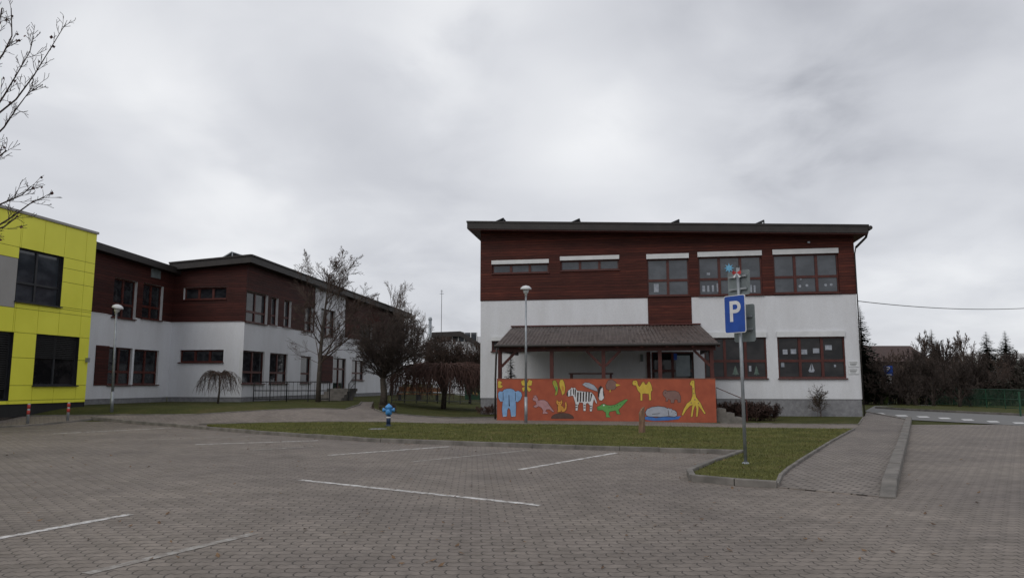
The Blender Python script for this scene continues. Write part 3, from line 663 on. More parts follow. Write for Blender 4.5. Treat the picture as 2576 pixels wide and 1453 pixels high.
def tree(name,base,Ht,r,P,seed,label,cat='tree',tw=TWIG,bark=BARKG,group=None,hw=None):
    g=random.Random(seed); out=[]; base=V(base)
    grow(out,base,V((0,0,1)),Ht,r,0,P,g)
    out=fit(out,base,Ht,hw/F*base.y if hw else None); out[0][0][0].z-=.05
    t=thing(name,base,label,cat,group)
    a=MB();b=MB()
    for pts,rad,lev in out:
        if lev==0: a.tube(pts,rad,8)
        else: b.tube(pts,rad,5 if lev==1 else 3,False)
    mk('trunk',a,bark,t,True); mk('crown',b,tw,t); return t
PT=dict(max=4,n=[20,9,7,5],**{'from':[.2,.2,.2,.2]},ang=[46,38,36,34],len=[.5,.48,.5,.55],wig=[.02,.05,.07,.09],up=[.02,.07,.06,.05],seg=5,rmin=.006,taper=.88,cr=.4)
b=G(800,1009); tree('bare_tree',b,zat(b,606)-b.z,.15,PT,3,'tall bare tree with grey trunk by the access ramp of the left school',tw=TWIGB,hw=128)
# dense rounded crowns
def globe(base,tp,c,rx,rz,label,seed,nl=52,name='bare_tree',cat='tree',tw=TWIG,tr_=.17,rmin=.01,zmin=-.9,n3=4):
    g=random.Random(seed); t=thing(name,base,label,cat); a=MB(); base=V(base)
    a.tube([base-UP*.05,base.lerp(tp,.5)+V((.04,0,0)),tp,tp+(c-tp)*.35],[tr_*1.25,tr_,tr_*.85,tr_*.45],8); mk('trunk',a,BARKG,t,True)
    P=dict(max=4,n=[0,8,6,n3],**{'from':[.2,.25,.25,.2]},ang=[45,36,38,38],len=[.5,.45,.5,.6],wig=[.05,.06,.08,.1],up=[0,.03,.03,.02],seg=4,rmin=rmin,taper=.8,cr=.42)
    b=MB()
    for i in range(nl):
        while True:
            d=V((g.uniform(-1,1),g.uniform(-1,1),g.uniform(zmin,1)))
            if .2<d.length<1: break
        d.normalize(); s=g.uniform(.55,.92); e=c+V((d.x*rx,d.y*rx,d.z*rz))*s; o2=[]
        grow(o2,tp+(c-tp)*g.uniform(-.02,.35),e-tp,(e-tp).length,.04,1,P,g)
        for ps,rd,lv in o2:
            q=ps[-1]-c
            if (q.x/rx)**2+(q.y/rx)**2+(q.z/rz)**2<g.uniform(1.0,1.35) or lv==1: b.tube(ps,rd,3,False)
    mk('crown',b,tw,t)
b=G(965,1017); Y=b.y
globe(b,atY(963,955,Y),atY(984,870,Y),126/F*Y,90/F*Y,'round dense bare tree with short thick trunk between the two schools',5,72,rmin=.0062)
for i,(px,cy,rx,rz,Y,lb) in enumerate([(1115,905,72,58,54,'dark rounded bare shrub behind the broad weeping tree'),(1182,915,52,55,56,'dark rounded bare shrub beside left corner of mural school')]):
    x=atY(px,960,Y).x; b=V((x,Y,hz(x,Y))); globe(b,b+UP*.4,atY(px,cy,Y),rx/F*Y,rz/F*Y,lb,40+i,50,'bare_shrub','shrub',TWIGB,.1,.01)
def weep(base,topy,rpx,n,seed,label,tw,tr_,rt_,lo=.25,hi=.6,nt_=3,r0=.35):
    g=random.Random(seed); base=V(base); Ht=zat(base,topy)-base.z; R=rpx/F*base.y; t=thing('weeping_tree',base,label,'tree')
    top=base+UP*Ht*.8; a=MB(); a.tube([base-UP*.05,base+UP*Ht*.4+V((.03*Ht,0,0)),top],[tr_*1.2,tr_,tr_*.8],8); mk('trunk',a,BARKG,t,True); b=MB()
    for i in range(n):
        az=g.uniform(0,6.28); Rr=R*g.uniform(r0,1.); rise=Ht*g.uniform(.1,.21); end=Ht*g.uniform(lo,hi); pts=[]; m=9
        dr=V((math.cos(az),math.sin(az)*.8,0)); sd=V((-dr.y,dr.x,0)); cv=g.uniform(-.2,.2)
        for k in range(m):
            s=k/(m-1); z=Ht*.78+rise*4*s*(1-s)*(1-.25*s)-(Ht*.78-end)*s**2.6
            pts.append(V((base.x,base.y,base.z+z))+dr*Rr*(1-(1-s)**1.4)+sd*cv*Rr*s*s+V((g.gauss(0,1),g.gauss(0,1),g.gauss(0,1)))*R*.015)
        b.tube(pts,[max(rt_,rt_*2.6*(1-k/m)) for k in range(m)],4,False)
        for k in range(2,m-1):
            for _ in range(nt_):
                q=pts[k].lerp(pts[k+1],g.random()); L=Ht*g.uniform(.1,.3); o=(dr*g.uniform(-.1,.7)+sd*g.gauss(0,.6)); ps=[q]
                for s in (.3,.6,1): ps.append(q+o*L*.5*s+UP*(L*.15*s-L*.85*s*s))
                if ps[-1].z>base.z+.1: b.tube(ps,[rt_,rt_*.9,rt_*.8,rt_*.7],3,False)
    mk('crown',b,tw,t)
weep(G(548,1013),925,58,40,8,'small umbrella shaped weeping tree on lawn before left school',TWIGB,.05,.007,.3,.55)
weep(G(1115,1026),905,158,230,9,'broad weeping tree with reddish drooping twigs left of mural wall',TWIGR,.13,.012,.3,.6,4,.5)
PB=dict(max=3,n=[18,9,7],**{'from':[.15,.2,.2]},ang=[45,42,40],len=[.6,.5,.55],wig=[.04,.1,.14],up=[.02,.06,.04],seg=4,rmin=.011,taper=.85)
def bg(px,topy,r,seed,label,P,tw,Y,hw,name='bare_tree',cat='tree'):
    x=atY(px,960,Y).x; b=V((x,Y,hz(x,Y)))
    return tree(name,b,zat(b,topy)-b.z,r,P,seed,label,cat,tw=tw,hw=hw)
bg(985,702,.14,21,'bare tree with pale upright twigs behind the round dense tree',PB,TWIGP,62,64)
bg(1040,765,.12,22,'slim bare tree rising just right of the round dense tree',PB,TWIGP,66,42)
PS=dict(max=3,n=[30,9,7],**{'from':[.03,.2,.2]},ang=[60,42,42],len=[.8,.5,.55],wig=[.05,.1,.14],up=[.0,.06,.03],seg=4,rmin=.012,taper=.8)
# foreground tree at left edge
ft=thing('bare_tree',(-12.6,13,0),'bare tree at left edge with a few dried leaves on its twigs','tree')
g=random.Random(4)
tb=V((-12.6,13.,0)); tk=[tb-V((0,0,.05)),tb+V((.1,0,2)),tb+V((.3,0,4)),tb+V((.5,.1,6)),tb+V((.6,.1,8))]
a=MB(); a.tube(tk,[.2,.17,.14,.1,.05],8); mk('trunk',a,BARKG,ft,True)
PF=dict(max=3,n=[0,6,4],**{'from':[.2,.1,.15]},ang=[45,42,40],len=[.5,.5,.5],wig=[.05,.09,.12],up=[.02,.05,.05],seg=4,rmin=.0045,taper=.7)
b=MB(); lf=MB()
def leaf(c):
    for _ in range(2):
        an=g.uniform(0,6.28); u=V((math.cos(an)*.3,math.sin(an)*.3,-1)).normalized()*g.uniform(.04,.075); v=V((math.sin(an),-math.cos(an),0))*.03
        lf.poly([c,c+u*.5+v,c+u,c+u*.55-v])
for pl_,yy in (([(-110,420),(-60,330),(40,250),(85,190),(125,125),(166,58)],13.),([(-120,330),(-60,230),(8,135),(30,90),(28,20)],12.7),([(-110,430),(-50,380),(10,320),(40,275),(70,235),(108,212)],13.3),([(-120,640),(-60,600),(20,552),(75,512),(110,495)],12.8),([(-110,590),(-60,540),(20,505),(55,490),(78,468)],13.2),([(-110,420),(-50,330),(10,240),(40,190),(75,130),(85,90)],12.5),([(-120,500),(-60,440),(-10,400),(16,378)],13.),([(-110,640),(-50,590),(10,570),(42,545)],13.1),([(-110,300),(-60,190),(-10,100),(5,20)],13.1)):
    pts=[atY(x,y,yy+g.uniform(-.1,.1)) for x,y in pl_]
    st0=min(tk,key=lambda q:abs(q.z-pts[0].z+1.0)); pts=[st0]+pts
    rad=[.045,.028,.02,.015,.011,.008,.006][:len(pts)]
    b.tube(pts,rad,5,False)
    for i in range(2,len(pts)):
        for k in range(4):
            q=pts[i-1].lerp(pts[i],g.random()); bd=(pts[i]-pts[i-1]).normalized()
            pv=V((g.gauss(0,1),g.gauss(0,.7),g.gauss(0,1))); cd=(bd+pv*.55).normalized(); o2=[]
            grow(o2,q,cd,g.uniform(.15,.42),.006,2,PF,g)
            for ps,rd,_ in o2:
                b.tube(ps,rd,3,False)
                if g.random()<.08: leaf(ps[-1])
mk('crown',b,TWIG,ft); mk('dried_leaves',lf,M('dried_leaf',(.09,.025,.02),(.04,.015,.012),9,.8),ft)
# ---------------------------------------------------------------- conifers
def conifer(base,Ht,Wd,seed,label,name='conifer'):
    g=random.Random(seed); t=thing(name,base,label,'tree'); a=MB(); a.tube([V(base),V(base)+UP*Ht*.97],[Ht*.02+.02,.01],6); mk('trunk',a,BARKG,t)
    b=MB(); nl=int(26+Ht*3)
    for i in range(nl):
        z=Ht*(.08+.92*i/nl); R=Wd*(1-i/nl)**.85*g.uniform(.8,1.15)+.06
        for k in range(14):
            an=g.uniform(0,6.28); L=R*g.uniform(.6,1.1); c=V(base)+UP*z; dr=V((math.cos(an),math.sin(an),-.25)); sd=V((-math.sin(an),math.cos(an),0))
            for s in range(5):
                q=c+dr*L*(s+.5)/5; w_=L*.2*(1.2-s/6)
                b.poly([q-sd*w_*g.uniform(.6,1.4)-UP*g.uniform(.04,.2)*L,q+dr*L*.25,q+sd*w_*g.uniform(.6,1.4)-UP*g.uniform(.04,.2)*L])
    mk('crown',b,CONIF,t); return t
p=FM.P(FM.uv(1285,940,-1.6)[0],.5,-1.6); conifer(p,zat(p,884)-.5,.42,1,'small dark conifer standing on the porch at its left end')
for px,ty,Y,wd,lb in ((2174,764,55,1.8,'dark spruce peeking past right corner of mural school'),(2490,830,72,2.2,'dark spruce behind fence, left of the two at right'),(2538,828,74,2.3,'dark spruce behind fence, right of the two at right'),(2352,824,78,1.9,'slim dark conifer beyond the bare trees at right')):
    X=atY(px,960,Y).x; b_=V((X,Y,0)); conifer(b_,zat(b_,ty),wd,int(px),lb)
for i,(px,ty,Y,hw,lb) in enumerate([(2215,894,54,38,'low bare tree nearest the school corner behind the green fence'),(2258,874,56,42,'bare tree behind the blue parking sign at far right'),(2300,874,53,40,'second bare tree right of the far parking sign'),(2330,828,66,46,'tall bare tree with the highest crown behind the green fence'),(2385,850,58,44,'bare tree in middle of the fence row'),(2425,828,70,46,'wide pale bare tree behind the middle of the fence row'),(2455,880,52,42,'bare tree left of the dark spruces'),(2515,890,54,42,'low bare tree before the dark spruces'),(2566,880,56,40,'bare tree at right edge of the photo'),(2345,896,50,40,'low bare shrub close behind the green fence'),(2280,900,49,38,'low bare shrub behind fence, right of the far parking sign'),(2410,900,49,40,'low bare shrub behind fence, left of the dark spruces')]):
    X=atY(px,960,Y).x; hh=zat(V((X,Y,0)),ty); wm2=hw/F*Y
    if i==0: src=tree('bare_tree',V((X,Y,0)),hh,.12,PS,61,lb,tw=TWIG,hw=hw); s0_=(wm2,hh)
    elif i==1: src2=tree('bare_tree',V((X,Y,0)),hh,.14,PB,62,lb,tw=TWIGB,hw=hw); s1_=(wm2,hh)
    else:
        s_,k_=(src2,s1_) if i%2 and i<9 else (src,s0_)
        dup(s_,(X,Y,0),i*1.4,(wm2/k_[0],wm2/k_[0],hh/k_[1]),lb)
# overgrown hedge behind the green fence
g=random.Random(90); A1=V((atY(2165,960,57).x,57,0)); A2=V((atY(2640,960,50).x,50,0)); t=thing('hedge',(A1+A2)/2,'long dark overgrown hedge behind the green fence at far right','hedge')
b=MB(); l=MB()
for i in range(5200):
    s=g.random(); top_=2.0+.5*math.sin(s*23)+.35*math.sin(s*51+1); p=A1.lerp(A2,s)+V((g.gauss(0,.25),g.gauss(0,.35),top_*g.random()**.8))
    an=g.uniform(0,6.28); u=V((math.cos(an),math.sin(an),g.uniform(-.6,.6)))*g.uniform(.06,.16); v=V((-u.y,u.x,g.uniform(-.05,.05)))*.55
    l.poly([p-u,p+v,p+u,p-v])
for i in range(700):
    s=g.random(); p=A1.lerp(A2,s)+V((g.gauss(0,.2),g.gauss(0,.3),0)); e=p+V((g.gauss(0,.35),g.gauss(0,.3),g.uniform(1.2,2.9))); b.tube([p,p.lerp(e,.5)+V((g.gauss(0,.06),0,0)),e],[.02,.014,.01],3,False)
mk('stems',b,TWIG,t); mk('foliage',l,M('hedge_leaf',(.035,.034,.02),(.018,.017,.012),3,.9),t)
# low shrubs
PL=dict(max=2,n=[9,7],**{'from':[.1,.15]},ang=[45,45],len=[.55,.5],wig=[.08,.12],up=[.03,.03],seg=4,rmin=.006,taper=.8)
def bush(name,pts,hh,n,seed,label,mat_,leafm=None,lat=.5,sp=.18,ls=1.,lp=.8):
    g=random.Random(seed); c=sum((V(p) for p in pts),V((0,0,0)))/len(pts); t=thing(name,c,label,'shrub'); b=MB(); l=MB()
    for i in range(n):
        k=g.random()*(len(pts)-1); j=int(k); p=V(pts[j]).lerp(V(pts[min(j+1,len(pts)-1)]),k-j)+V((g.gauss(0,sp),g.gauss(0,sp*1.2),0)); p.z=hz(p.x,p.y)
        o2=[]; grow(o2,p,V((g.gauss(0,lat),g.gauss(0,lat),1)),hh*g.uniform(.5,.8),.01,0,PL,g)
        for ps,rd,_ in o2:
            b.tube(ps,rd,3,False)
            for q in ps[1:]:
                if g.random()<lp:
                    an=g.uniform(0,6.28); u=V((math.cos(an),math.sin(an),g.uniform(-.5,.8)))*g.uniform(.025,.05)*ls; v=V((-u.y,u.x,g.uniform(-.02,.02)))*.5
                    l.poly([q,q+u*.5+v,q+u,q+u*.5-v])
    mk('stems',b,mat_,t)
    if leafm: mk('foliage',l,leafm,t)
    return t
bush('shrub',GP([(1822,1054),(1870,1055),(1936,1056)]),.85,120,71,'low dark red hedge shrub right of the mural wall',TWIGR,M('dark_red_leaf',(.05,.026,.02),(.025,.015,.012),8,.8),.35,.2,1.2,.6)
p=G(2062,1047); bush('shrub',[p,p+V((.05,0,0))],1.65,5,72,'thin young shrub with sparse leaves before right school window',TWIGB,M('olive_leaf',(.075,.07,.028),(.04,.042,.018),8,.8),.07,.05,1.2,.5)
bush('shrub',GP([(1215,1040),(1242,1042)]),.6,18,73,'small brown shrub at left end of the mural wall',TWIGR)
bush('shrub',GP([(945,1030),(985,1036)]),.45,18,74,'tiny brown shrub beside the path bend near the blue hydrant',TWIGB)
# ---------------------------------------------------------------- yellow building
Yg=G(213,1020.5); FY=Fr(Yg,dD); yT=zat(Yg,589); zg=Yg.z
bY=thing('office_building',Yg,'bright yellow panelled building at left edge','building')
hu=FY.rect(43,633,157,764); hl=FY.rect(87,843,196,968); hdn=FY.rect(-70,830,28,1008); hgp=FY.rect(-120,633,43,764)
yb=FY.uv(120,1013)[1]
q=MB()
cells(q,FY,-16,0,yb,yT,[hu,hl,hdn,hgp],0,None,.008,[-14,-12,-10,-8,-6],[FY.uv(200,y)[1] for y in (715,782,905)])
mk('facade_panel',q,YEL,bY)
q=MB(); cells(q,FY,-16,-.01,zg-.3,yT,[hu,hl,hdn],-.04); q.quad(FY.P(-.01,zg-.3,-.02),FY.P(-.01,zg-.3,-12),FY.P(-.01,yT,-12),FY.P(-.01,yT,-.02)); mk('backing_wall',q,BLACK,bY)
q=MB(); q.fbox(FY,hgp[0],hgp[1]-.02,hgp[2]+.01,hgp[3]-.01,-.03,-.004); mk('grey_panel',q,GREYP,bY)
q=MB(); q.fbox(FY,-16,-.03,zg-.3,yb-.01,-.3,-.05); mk('plinth',q,DARKF,bY)
q=MB(); q.fbox(FY,-16.05,.05,yT,yT+.1,-12,.06); mk('roof',q,GREYP,bY)
window(bY,FY,hu,[.45],[.36],G_UP,DARKF,.14,.05,sill=DARKF,rmat=DARKF); wl_=window(bY,FY,hl,[.5],[],G_LOW,DARKF,.16,.05,sill=DARKF,rmat=DARKF)
q=MB()
z=hl[3]-.05
while z>hl[2]+.55*(hl[3]-hl[2]):
    q.fbox(FY,hl[0]+.06,hl[1]-.06,z-.06,z-.015,-.14,-.10); z-=.075
mk('blind',q,BLACK,wl_)
dn_=window(bY,FY,hdn,[.5],[],G_LOW,DARKF,.16,.06,name='door',rmat=DARKF)
q=MB()
z=hdn[3]-.05
while z>hdn[2]+.4: q.fbox(FY,hdn[0]+.06,hdn[1]-.06,z-.06,z-.015,-.14,-.10); z-=.085
mk('shutter',q,BLACK,dn_)
q=MB(); h=FY.rect(214,899,220,910); q.fbox(FY,h[0],h[1],h[2],h[3],.01,.12); mk('wall_lamp',q,ZINC,bY)
# ---------------------------------------------------------------- left school
Cg=G(606,1009); FB=Fr(Cg,dW); FC=Fr(Cg,dD)
uI=FB.uv(426,900)[0]; I=FB.P(uI,Cg.z); FA=Fr(I,dD); zg=Cg.z
bL=thing('school_building',Cg,'L shaped school with dark wood upper floor beside the yellow building','building')
zw=(zat(I,811)+zat(Cg,807))/2
zpl=zat(Cg,998)
a0=FA.uv(247,608,.45); a1=FA.uv(447,672,.45)
def ra(u): return a0[1]+(a1[1]-a0[1])*(u-a0[0])/(a1[0]-a0[0])
b0=FB.uv(447,660,.5); cC=FB.P(0,0,0)+dW*.5-dD*.5; zC=zat(cC,642); far=FC.uv(1035,790,.5); zI=b0[1]
def rb(u): return zI+(zC-zI)*(u-b0[0])/(.5-b0[0])
def rc(u): return zC+(far[1]-zC)*(u+.5)/(far[0]+.5)
LC=far[0]-.6
def rfun(p):
    rel=V(p)-Cg; ub=rel.dot(dW); uc=rel.dot(dD)
    return rb(ub)+rc(uc)-zC
WL=[]
def LW(fr,x0,y0,x1,y1,*a,**k):
    h=fr.rect(x0,y0,x1,y1); WL.append((fr,h,a,k)); return h
LW(FA,283,702,342,800,2,[.35],G_LEFT,FRAME); LW(FA,357,715,408,803,2,[.35],G_LEFT,FRAME)
LW(FA,272,873,331,967,2,[.35],G_LEFT,FRAME); LW(FA,336,879,398,966,2,[.35],G_LEFT,FRAME)
LW(FB,463,722,570,752,3,[],G_LEFT,FRAME); LW(FB,452,879,562,910,3,[],G_LEFT,FRAME)
LW(FC,618,736,672,812,2,[.35],G_LEFT,FRAME); LW(FC,681,748,698,817,1,[.35],G_LEFT,FRAME); LW(FC,713,755,731,822,1,[.35],G_LEFT,FRAME); LW(FC,765,770,786,832,1,[.35],G_LEFT,FRAME); LW(FC,806,778,842,845,2,[.35],G_LEFT,FRAME); LW(FC,905,815,935,868,2,[.35],G_LEFT,FRAME)
LW(FC,610,882,665,964,2,[.35],G_LEFT,FRAME); LW(FC,678,888,723,963,2,[.35],G_LEFT,FRAME); LW(FC,756,895,782,962,1,[.35],G_LEFT,FRAME); LW(FC,838,900,870,990,2,[.7],G_LEFT,FRAME,name='door'); LW(FC,885,905,915,955,2,[.35],G_LEFT,FRAME)
hA=[h for f,h,a,k in WL if f is FA];hB=[h for f,h,a,k in WL if f is FB];hC=[h for f,h,a,k in WL if f is FC]
uw0=FC.uv(790,800)[0]; uw1=FC.uv(868,800)[0]
o=.04
q=MB(); cells(q,FA,-9,0,zw,zat(I,690),hA,o,lambda u:ra(u)-.3); mk('wood_cladding',q,CLADL,bL)
q=MB(); cells(q,FB,uI+.04,o,zw,zat(I,690),hB,o,lambda u:rb(u)-.3); mk('wood_cladding',q,CLADL,bL)
q=MB(); cells(q,FC,-o,uw0,zw,zat(I,705),hC,o,lambda u:rc(u)-.3); mk('wood_cladding',q,CLADL,bL)
q=MB(); cells(q,FC,uw1,LC,zw,zat(I,705),hC,o,lambda u:rc(u)-.3); mk('wood_cladding',q,CLADL,bL)
q=MB(); cells(q,FA,-9,0,zpl,zw,hA); cells(q,FB,uI,0,zpl,zw,hB); cells(q,FC,0,LC,zpl,zw,hC); cells(q,FC,uw0,uw1,zw,zat(I,705),hC,.0,lambda u:rc(u)-.3)
q.quad(FC.P(LC,zg-.2,0),FC.P(LC,zg-.2,-12),FC.P(LC,rc(LC),-12),FC.P(LC,rc(LC),0)); mk('plaster_wall',q,PLASTL,bL)
q=MB(); cells(q,FA,-9,0,zg-.3,zpl,hA,-.03); cells(q,FB,uI,-.03,zg-.3,zpl,hB,-.03); cells(q,FC,.03,LC,zg-.3,zpl,hC,-.03); mk('plinth',q,PLINTH,bL)
for fr,h,a,k in WL: window(bL,fr,h,*a,rec=.13,sill=FRAME,rmat=WHITE,ro=.039 if h[2]>zw-.4 else -.001,**k)
h=FA.rect(238,868,270,968); q=MB(); q.fbox(FA,h[0],h[1],h[2],h[3],.003,.05); mk('cladding_panel',q,CLADL,bL)
h=FC.rect(808,893,836,962); q=MB(); q.fbox(FC,h[0],h[1],h[2],h[3],.003,.05); mk('cladding_panel',q,CLADL,bL)
h=FA.rect(378,675,402,699); q=MB(); q.fbox(FA,h[0],h[1],h[2],h[3],.043,.07)
for k in range(6): z=h[2]+(h[3]-h[2])*(k+.5)/6; q.fbox(FA,h[0]+.03,h[1]-.03,z-.02,z+.01,.07,.09)
mk('vent_grille',q,SIGNB,bL)
q=MB(); th_=.34
def slab2(q,plan,zf,th): 
    q.prism([V((p.x,p.y,zf(p)-th)) for p in plan],[V((p.x,p.y,zf(p))) for p in plan])
slab2(q,[FA.P(-9,0,.45),FA.P(.3,0,.45),FA.P(.3,0,-10),FA.P(-9,0,-10)],lambda p: ra((p-FA.O).dot(dD)),th_)
rA=mk('roof',q,ROOFM,bL)
q=MB(); e0=FB.P(uI-.0,0,.5); slab2(q,[e0,cC,FC.P(LC+.6,0,.5),FC.P(LC+.6,0,-11),FB.P(uI-7,0,-3),FB.P(uI,0,-3)],rfun,th_+.02)
rB=mk('roof',q,ROOFM,bL)
pth=[e0,cC,FC.P(LC+.6,0,.5)]
for s,e in zip(pth,pth[1:]):
    q=MB(); s=V((s.x,s.y,rfun(s)+.03));e=V((e.x,e.y,rfun(e)+.03)); q.beam(s,e,.12,.08); mk('roof_trim',q,ROOFM,rB)
u=FB.uv(592,640,-1.5)[0]; z=rb(u)
q=MB(); q.hexa([FB.P(u-.9,z,-.8),FB.P(u+.2,z+.6,-.8),FB.P(u+.2,z+.6,-3),FB.P(u-.9,z,-3),FB.P(u-.93,z+.05,-.8),FB.P(u+.17,z+.65,-.8),FB.P(u+.17,z+.65,-3),FB.P(u-.93,z+.05,-3)])
q.beam(FB.P(u+.2,z-.1,-.85),FB.P(u+.2,z+.6,-.85),.05,.05); mk('solar_panel',q,ZINC,bL)
# ramp railing and entrance steps
def railing(name,pts,hh,label,rails=(1,.55,.12),sp=1.2,bars=0,mat_=IRON,cat='railing',r=.02):
    t=thing(name,pts[0],label,cat)
    for k in rails:
        a=MB(); a.tube([V(s)+UP*hh*k for s in pts],r,5); mk('rail',a,mat_,t)
    b=MB()
    for s,e in zip(pts,pts[1:]):
        s,e=V(s),V(e); L=(e-s).length; n=max(1,round(L/sp))
        for i in range(n+1):
            p=s.lerp(e,i/n); c=MB(); c.tube([p-UP*.05,p+UP*(hh+.02)],r*1.2,5); mk('post',c,mat_,t)
        if bars:
            m=int(L/bars)
            for i in range(m): p=s.lerp(e,(i+.5)/m); b.beam(p+UP*hh*.1,p+UP*hh,.016,.016)
    if bars: mk('bars',b,mat_,t,kind='stuff')
    return t
railing('railing',GP([(637,1008),(720,1008.5),(828,1008)]),1.05,'black access ramp railing along the left school wall',bars=.22,r=.026)
s0=G(845,1006); t=thing('steps',s0,'concrete entrance steps beside the access ramp','steps'); q=MB()
for k in range(4): q.obox(s0+dD*(.3*k)+UP*(.085+.17*k-.002*k),dW*.7,dD*(.9-.1*k),UP*.085)
mk('treads',q,KERB,t)
railing('railing',[s0+dW*.75,s0+dW*.75+dD*1.0+UP*.5],.95,'short black handrail beside the concrete entrance steps',bars=.2)
fb=[G(985,1012),G(1100,1013),G(1208,1014)]
railing('fence',fb,1.2,'black metal bar fence between the two schools',bars=.13,sp=2,cat='fence',r=.024)
OWD=M('orange_wood',(.26,.11,.04),(.16,.07,.03),4,.7)
for i,px in enumerate((1010,1062)):
    p=G(px,1009)+dD*1.5; t=thing('bench',p,['left wooden bench behind the black bar fence','right wooden bench behind the black bar fence'][i],'bench')
    for nm,zc2,hy,oy in (('seat',.45,.03,0),('backrest',.75,.14,.22)):
        q=MB(); q.obox(p+UP*zc2+dD*oy,dW*.75,dD*(.22 if nm=='seat' else .025),UP*hy); mk(nm,q,OWD,t)
    for s in (-.6,.6): q=MB(); q.obox(p+UP*.21+dW*s,dW*.04,dD*.2,UP*.21); mk('leg',q,IRON,t)
p=G(1178,1006)+dD*3; t=thing('mural_panel',p,'dark green painted panel behind the black bar fence','panel')
q=MB(); q.obox(p+UP*.75,dW*1.0,dD*.05,UP*.75); mk('panel',q,M('dark_green_paint',(.03,.1,.05),(.015,.05,.03),2,.8),t)
PSH=pm('panel_shapes',(.45,.3,.1))
for k in range(6):
    q=MB(); c=p-dD*(.056+.002*k)+dW*(-.8+.3*k)+UP*rng.uniform(.3,1.2); q.poly([c+dW*.12*math.cos(a)*rng.uniform(.5,1.4)+UP*.12*math.sin(a)*rng.uniform(.6,1.4) for a in [i*.785 for i in range(8)]]); mk('painted_shape',q,PSH,t)
# ---------------------------------------------------------------- far middle building, chimney, mast
Yb=82.; bb=atY(1150,960,Yb); bb.z=0; FF=Fr(atY(1085,960,Yb)*1.0,dW); FF.O.z=0
t=thing('hall_building',V((bb.x,Yb,.5)),'distant glazed hall with dark pitched roof between the two schools','building')
h=FF.rect(1090,832,1290,1000); q=MB(); q.fbox(FF,h[0],h[1],0,h[3]-.6,-12,0); mk('wall',q,PLASTL,t)
g0=FF.uv(1082,826,.5);g1=FF.uv(1158,823,.5);g2=FF.uv(1290,905,.5)
q=MB(); q.prism([FF.P(u,z-.4,.5) for u,z in (g0,g1,g2)][::1]+[FF.P(g2[0],g2[1]-.8,.5),FF.P(g1[0],g1[1]-.95,.5),FF.P(g0[0],g0[1]-.95,.5)],[FF.P(u,z-.4,-14) for u,z in (g0,g1,g2)]+[FF.P(g2[0],g2[1]-.8,-14),FF.P(g1[0],g1[1]-.95,-14),FF.P(g0[0],g0[1]-.95,-14)])
mk('roof',q,ROOFM,t)
hh=FF.rect(1092,836,1200,858); q=MB(); q.fbox(FF,hh[0],hh[1],hh[2],hh[3],.01,.06); w_=mk('window',q,G_UP,t); q=MB()
for k in range(8): u=hh[0]+(hh[1]-hh[0])*k/7; q.fbox(FF,u-.05,u+.05,hh[2],hh[3],.06,.1)
mk('frame',q,WHITE,w_)
cb_=V((atY(1080,960,75).x,75,0)); zt=zat(cb_,797); t=thing('chimney',cb_,'shiny silver metal chimney between the two schools','chimney')
q=MB(); q.tube([cb_,V((cb_.x,75,zt-.35))],.16,12); mk('flue',q,ZINC,t,True); q=MB(); q.lathe(V((cb_.x,75,zt-.35)),[(.16,0),(.2,.05),(.2,.2),(.12,.35)],12); mk('cap',q,ZINC,t)
cb_=V((atY(1108.5,960,90).x,90,0)); t=thing('antenna_mast',cb_,'thin antenna mast rising against the sky between the schools','antenna')
zt=zat(cb_,728); q=MB(); q.tube([cb_,V((cb_.x,90,zt))],[.05,.03],6); mk('pole',q,IRON,t)
for dz,w2 in ((.5,.25),(.2,.15)): q=MB(); q.beam(V((cb_.x-w2,90,zt-dz)),V((cb_.x+w2,90,zt-dz)),.04,.04); mk('crossbar',q,IRON,t)
# ---------------------------------------------------------------- far right houses
def house(px0,px1,yr,ye,Y,wm2,rm,label):
    f=Fr(V((atY(px0,960,Y).x,Y,0)),V((1,0,0))); u1=f.uv(px1,900)[0]; zr=f.uv(px0,yr)[1]; ze=f.uv(px0,ye)[1]
    t=thing('house',f.P(u1/2,0),label,'house'); q=MB(); q.fbox(f,0,u1,0,ze,-8,0); mk('wall',q,wm2,t)
    q=MB(); q.prism([f.P(-.3,ze-.15,.5),f.P(-.3,zr,-4),f.P(-.3,ze-.15,-8.5)],[f.P(u1+.3,ze-.15,.5),f.P(u1+.3,zr,-4),f.P(u1+.3,ze-.15,-8.5)]); r_=mk('roof',q,rm,t)
    for k in range(3):
        u=u1*(.2+.3*k); h=(u-.5,u+.5,1.,2.2); q=MB(); q.fbox(f,*h,.01,.05); mk('window',q,DARKF,t)
TILE=M('brown_roof_tile',(.06,.034,.029),(.04,.024,.021),3,.8)
house(2150,2335,864,905,80,M('brown_wall',(.12,.09,.075),None,3,.9),TILE,'long low house with red brown roof behind the bare trees')
house(2475,2640,884,902,90,WHITE,GREYP,'pale house with grey roof behind trees at right edge')
house(2380,2470,905,925,75,M('dark_wall',(.08,.06,.05),None,3,.9),TILE,'small dark shed roof behind the middle of the green fence')
t=railing('fence',[G(2176,1010),G(2400,1019),G(2640,1034)],1.15,'green mesh fence along the street at far right',rails=(1,.5,.06),sp=2.4,bars=.13,mat_=GREENF,cat='fence',r=.025)
q=MB(); b=G(2568,1046); q.tube([b,V((b.x,b.y,zat(b,984)))],.045,8); o=mk('fence_post',q,GREENF); tag(o,'green metal post at the right edge of the photo','post')
